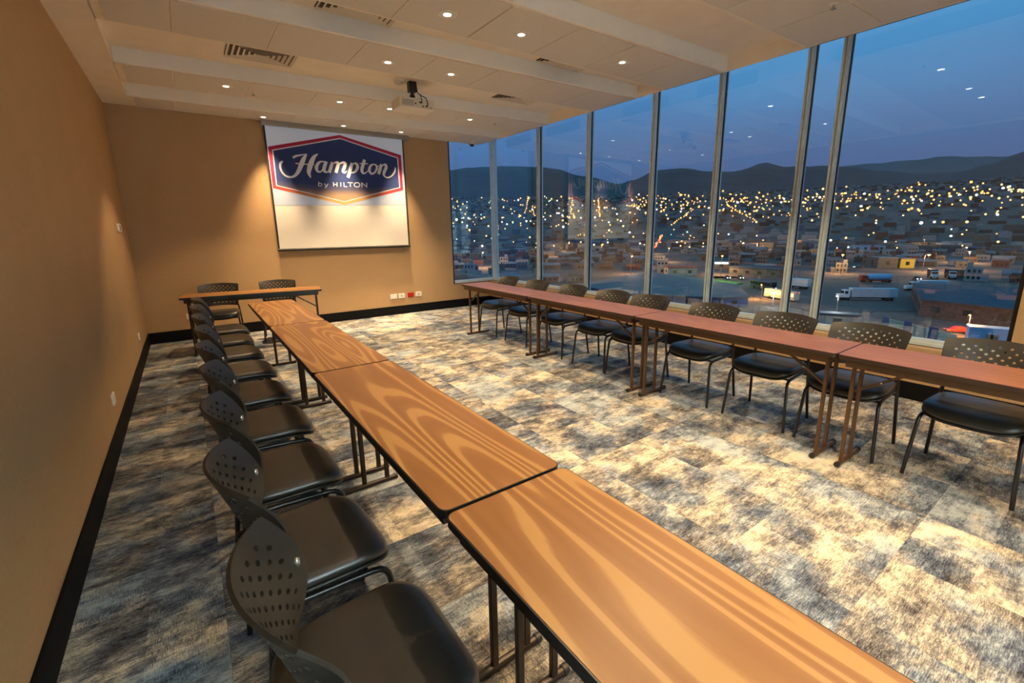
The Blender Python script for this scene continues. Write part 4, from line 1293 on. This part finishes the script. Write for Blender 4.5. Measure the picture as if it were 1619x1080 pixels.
def car(x, y, rz, label, body='vehicle_dark', lamps=True, group=None):
    e = empty('car', (x, y, GZ + 0.1), rz); tag(e, label, 'car', group)
    mb = MB()
    mb.add([(-2.1, s_ * 0.85, z) for z in (0.35, 0.85) for s_ in (-1, 1)] + [(2.1, s_ * 0.85, z) for z in (0.35, 0.8) for s_ in (-1, 1)],
           [(0, 1, 3, 2), (4, 6, 7, 5), (0, 2, 6, 4), (1, 5, 7, 3), (2, 3, 7, 6), (0, 4, 5, 1)])
    b_ = mb.build('body', body, e); bevel(b_, 0.1)
    mb = MB()
    mb.add([(-1.7, -0.75, 0.82), (-1.7, 0.75, 0.82), (1.1, -0.75, 0.82), (1.1, 0.75, 0.82), (-1.1, -0.65, 1.45), (-1.1, 0.65, 1.45), (0.4, -0.65, 1.45), (0.4, 0.65, 1.45)],
           [(0, 2, 6, 4), (1, 5, 7, 3), (0, 4, 5, 1), (2, 3, 7, 6), (4, 6, 7, 5), (0, 1, 3, 2)])
    mb.build('cabin', 'vehicle_glass' if body != 'vehicle_red' else body, e)
    wheels(e, (-1.3, 1.3), 0.8, 0.32)
    for s_ in (-1, 1):
        mb = MB(); mb.lathe([(0.05, -0.1), (0.26, -0.05), (0.26, 0.05), (0.05, 0.1)], (2.12, s_ * 0.6, 0.65), 10, ax='x'); mb.build('headlight', 'headlamp' if lamps else 'chrome', e)
        mb = MB(); mb.lathe([(0.05, -0.1), (0.2, -0.05), (0.2, 0.05), (0.05, 0.1)], (-2.12, s_ * 0.6, 0.7), 10, ax='x'); mb.build('taillight', 'taillamp' if lamps else 'vehicle_red', e)
    return e
car(257, 51, PI + 0.6, 'dark car with bright headlights behind the truck yard')
car(202, 107, PI + 0.9, 'dark car with headlights on the road by the lawn, left of a pair')
car(206, 103, PI + 0.9, 'dark car with headlights on the road by the lawn, right of a pair')
car(183, 126, PI + 0.5, 'dark car on the road near the red-roofed hall')
car(186, 143, 1.2, 'car showing red tail lights beyond the red-roofed hall')
car(306, 89, 2.4, 'dark car on the street before the grey warehouse')
car(137.5, 15, 2.2, 'red car parked by the orange lamp post', 'vehicle_red', False)
def bus(x, y, rz, label, lit=True):
    e = empty('bus', (x, y, GZ + 0.12), rz); tag(e, label, 'bus')
    L = 11.5
    mb = MB(); mb.box(-L / 2, L / 2, -1.25, 1.25, 0.5, 3.2); o = mb.build('body', 'wall_cream' if lit else 'vehicle_dark', e); bevel(o, 0.15)
    for k in range(7):
        for s_ in (-1, 1):
            xx = -L / 2 + 0.9 + k * 1.55
            mb = MB(); mb.box(xx - 0.65, xx + 0.65, s_ * 1.25 - 0.03, s_ * 1.25 + 0.03, 1.6, 2.7); mb.build('window', 'bus_window' if lit else 'vehicle_glass', e)
    mb = MB(); mb.box(L / 2 - 0.03, L / 2 + 0.03, -1.05, 1.05, 1.4, 2.8); mb.build('windscreen', 'vehicle_glass', e)
    for s_ in (-1, 1):
        mb = MB(); mb.lathe([(0.05, -0.1), (0.25, 0.05)], (L / 2, s_ * 0.9, 0.9), 10, ax='x'); mb.build('headlight', 'headlamp', e)
        mb = MB(); mb.lathe([(0.05, -0.1), (0.22, -0.05)], (-L / 2, s_ * 0.9, 2.9), 10, ax='x'); mb.build('taillight', 'taillamp', e)
    wheels(e, (-L / 2 + 2.4, L / 2 - 2.4), 1.1)
bus(157, 62, ang((154, 55), (158, 69)), 'bus with lit yellow windows beside the dark blue wall')
bus(179, 79, ang((181, 83), (177, 74)), 'dark bus with red tail lights behind the lit bus', False)
semi(190, 71, ang((190, 68), (191, 76)), 'white truck standing right of the dark bus', 'truck_white', 6.0)
# tanker
e = empty('tanker_truck', (234, 59, GZ + 0.12), ang((238, 55), (230, 63))); tag(e, 'tanker truck with a pale tank on red running gear', 'truck')
mb = MB(); mb.lathe([(0.6, -4.5), (1.25, -4.2), (1.35, 0), (1.25, 4.2), (0.6, 4.5)], (-1, 0, 2.3), 18, ax='x'); mb.build('tank', 'container_pale_blue', e)
mb = MB(); mb.box(-5.5, 4, -1.1, 1.1, 0.7, 1.15); mb.build('chassis', 'vehicle_red', e)
mb = MB(); mb.box(4, 6.2, -1.2, 1.2, 0.8, 3.0); o = mb.build('cab', 'vehicle_red', e); bevel(o, 0.15)
wheels(e, (-4.5, -3.2, 2.5, 5), 1.1)
for q, (x, y) in enumerate(((271, 49), (276, 44))):
    semi(x, y, PI + 0.4, 'white truck facing the yard beside the shed, %s of the two' % ('left', 'right')[q], 'vehicle_dark', 6.0, 'pair of white trucks')

def hall(name, poly, h, wall, roof, label, cat='building', z0=GZ, over=0.5, posts=0):
    c = Vector((sum(p[0] for p in poly) / len(poly), sum(p[1] for p in poly) / len(poly)))
    e = empty(name, (c.x, c.y, z0)); tag(e, label, cat)
    loc = [(x - c.x, y - c.y) for x, y in poly]
    mb = MB(); mb.prism(loc, 0, h); mb.build('wall', wall, e)
    big = [(x * (1 + over / max(1, math.hypot(x, y))), y * (1 + over / max(1, math.hypot(x, y)))) for x, y in loc]
    mb = MB(); mb.prism(big, h, h + 0.45); mb.build('roof', roof, e)
    for i in range(len(loc)):
        a, b_ = Vector(loc[i]), Vector(loc[(i + 1) % len(loc)])
        k_ = int((b_ - a).length // 6)
        for q in range(k_):
            p = a.lerp(b_, (q + 0.5) / k_); t_ = math.atan2((b_ - a).y, (b_ - a).x)
            mb = MB(); mb.box(-0.9, 0.9, -0.06, 0.06, h * 0.35, h * 0.72)
            o = mb.build('window', 'dark_opening', e); o.location = (p.x, p.y, 0); o.rotation_euler = (0, 0, t_)
    return e
hall('shed', [(156, 26), (153, 7), (205, 12), (197, 38)], 4.2, 'brick_wall', 'roof_dark', 'long dark flat-roofed brick shed right of the truck yard', 'shed')
hall('depot', [(176, 133), (170, 104), (161, 80), (136, 62), (128, 66), (112, 92), (118, 118)], 2.8, 'container_blue', 'roof_blue_grey', 'broad blue-grey roofed depot close below the middle windows')
hall('hall', [(193, 133), (204, 124), (209, 130), (198, 139)], 4.0, 'wall_white', 'roof_red', 'white hall with a red roof across the road')
hall('shop', [(242, 139), (248, 132), (254, 138), (248, 145)], 4.0, 'wall_tan', 'flat_roof', 'small shop with a bright white sign strip')
o = box_obj('shop_sign', 'sign_white', None, -3.6, 3.6, -0.15, 0.15, -0.4, 0.4, bev=0.03); o.location = (244.4, 135.2, GZ + 3.6); o.rotation_euler = (0, 0, ang((242, 139), (248, 132)))
tag(o, 'long glowing white sign strip on the small shop', 'sign')
hall('warehouse', [(221, 117), (222, 93), (232, 94), (231, 119)], 3.6, 'wall_grey', 'roof_dark', 'long grey open shed behind the lawn', 'warehouse')
hall('warehouse', [(313, 82), (320, 75), (328, 83), (321, 90)], 5.5, 'wall_grey', 'tin_roof', 'pale grey warehouse beside the yellow wall', 'warehouse')
hall('warehouse', [(321, 74), (326, 69), (331, 74), (326, 79)], 5.0, 'wall_yellow', 'tin_roof', 'small yellow-walled workshop beside the pale grey warehouse', 'workshop')
hall('warehouse', [(490, 153), (507, 134), (516, 142), (499, 161)], 5.5, 'container_pale_blue', 'tin_roof', 'long pale blue warehouse among the houses', 'warehouse')
hall('cabin', [(128, 11.5), (130.5, 5), (133.5, 6), (131, 12.5)], 2.9, 'container_pale_blue', 'container_pale_blue', 'pale blue site cabin right of the red car', 'cabin', over=0.1)
hall('fence_building', [(124, 38), (128, 31), (131, 32.5), (127, 39.5)], 2.5, 'wall_cream', 'roof_blue_grey', 'cream walled lodge with a blue-grey roof below the truck yard')
e = empty('boundary_wall', (124, 17, GZ)); tag(e, 'blue and cream panelled boundary wall below the near window', 'wall')
a, b_ = Vector((131, 27)), Vector((120.5, 12))
for k in range(9):
    p = a.lerp(b_, (k + 0.5) / 9)
    mb = MB(); mb.box(-0.98, 0.98, -0.12, 0.12, 0, 2.6 if k % 3 else 3.1)
    o = mb.build('panel', 'wall_cream' if k % 3 else 'container_blue', e); o.location = (p.x - 124, p.y - 17, 0); o.rotation_euler = (0, 0, ang(a, b_))
# yard fence of posts and rails
e = empty('yard_fence', (225, 34, GZ)); tag(e, 'pale post and rail fence between the yard and the road', 'fence')
a, b_ = Vector((227, 36)), Vector((250, 18))
for k in range(14):
    p = a.lerp(b_, k / 13)
    mb = MB(); mb.box(-0.09, 0.09, -0.09, 0.09, 0, 2.2); o = mb.build('post', 'wall_white', e); o.location = (p.x - 225, p.y - 34, 0)
for z in (0.7, 1.4, 2.1):
    mb = MB(); mb.tube([(a.x - 225, a.y - 34, z), (b_.x - 225, b_.y - 34, z)], 0.07, 5); mb.build('rail', 'wall_white', e)

# ---- street lamps close enough to light their surroundings
def lit_lamp(x, y, h, arm, col, power, label, rad=0.45, matn='lamp_yellow'):
    e = empty('street_lamp', (x, y, GZ)); tag(e, label, 'street lamp')
    mb = MB(); mb.tube([(0, 0, 0), (0, 0, h)], [0.16, 0.09], 8); mb.tube([(0, 0, h - 0.1), (arm[0] * 0.6, arm[1] * 0.6, h + 0.3), (arm[0], arm[1], h + 0.2)], 0.07, 6); mb.build('pole', 'grey_metal', e)
    mb = MB(); mb.lathe([(rad * 0.3, -rad * 0.5), (rad, -rad * 0.1), (rad * 0.8, rad * 0.4), (rad * 0.2, rad * 0.5)], (arm[0], arm[1], h), 12); mb.build('lamp_head', matn, e)
    ld = bpy.data.lights.new('lamp_light', 'POINT'); ld.energy = power; ld.color = col; ld.shadow_soft_size = 0.5
    lo = link('light', ld, e); lo.location = (arm[0], arm[1], h - rad - 0.35)
lit_lamp(303, 60, 8.6, (1.6, -1.2), STREET_COL, 16000, 'tall street lamp with a glowing yellow head beyond the truck yard', 0.7)
lit_lamp(133, 12.5, 5.0, (0.2, 0.2), (1.0, 0.45, 0.12), 9000, 'orange glowing lamp post beside the red car', 0.25, 'lamp_amber')
lit_lamp(152, 66, 5.0, (0.5, 0.5), (1.0, 0.55, 0.18), 6000, 'low lamp flooding the ground by the lit bus with amber light', 0.3, 'lamp_amber')
lit_lamp(180, 102, 5.0, (0.6, 0.3), (0.75, 1.0, 0.45), 9000, 'lamp with a greenish white head over the lawn', 0.35, 'lamp_greenish')
lit_lamp(141, 57, 4.6, (-0.5, -0.5), (0.8, 0.95, 1.0), 1500, 'bright white lamp beside the blue-grey depot', 0.4, 'lamp_white')
lit_lamp(135, 38, 6.0, (0.4, 0.4), (0.9, 0.95, 1.0), 3000, 'white yard lamp near the cream lodge', 0.35, 'lamp_white')
for i, (x, y) in enumerate(STREET):
    lit_lamp(x, y, 9.5, (1.2, 0.6), STREET_COL, 14000 + 9000 * (i > 5), 'tall amber street lamp, number %s along the lit streets from the road' % ordn[i % 9] if False else 'tall street lamp with an amber head lighting the %s' % (
        'road by the grey open shed', 'road behind the tanker truck', 'road far right', 'road left of the red-roofed hall', 'avenue start', 'avenue middle', 'blocks behind the yellow workshop', 'blocks at the far right',
        'blocks beyond the pale grey warehouse', 'blocks right of the pale blue warehouse', 'upper avenue', 'blocks left of the avenue', 'blocks far left of the avenue', 'near blocks by the corner window',
        'blocks behind the corner window', 'blocks above the pale blue warehouse')[i], 0.6, 'lamp_amber')
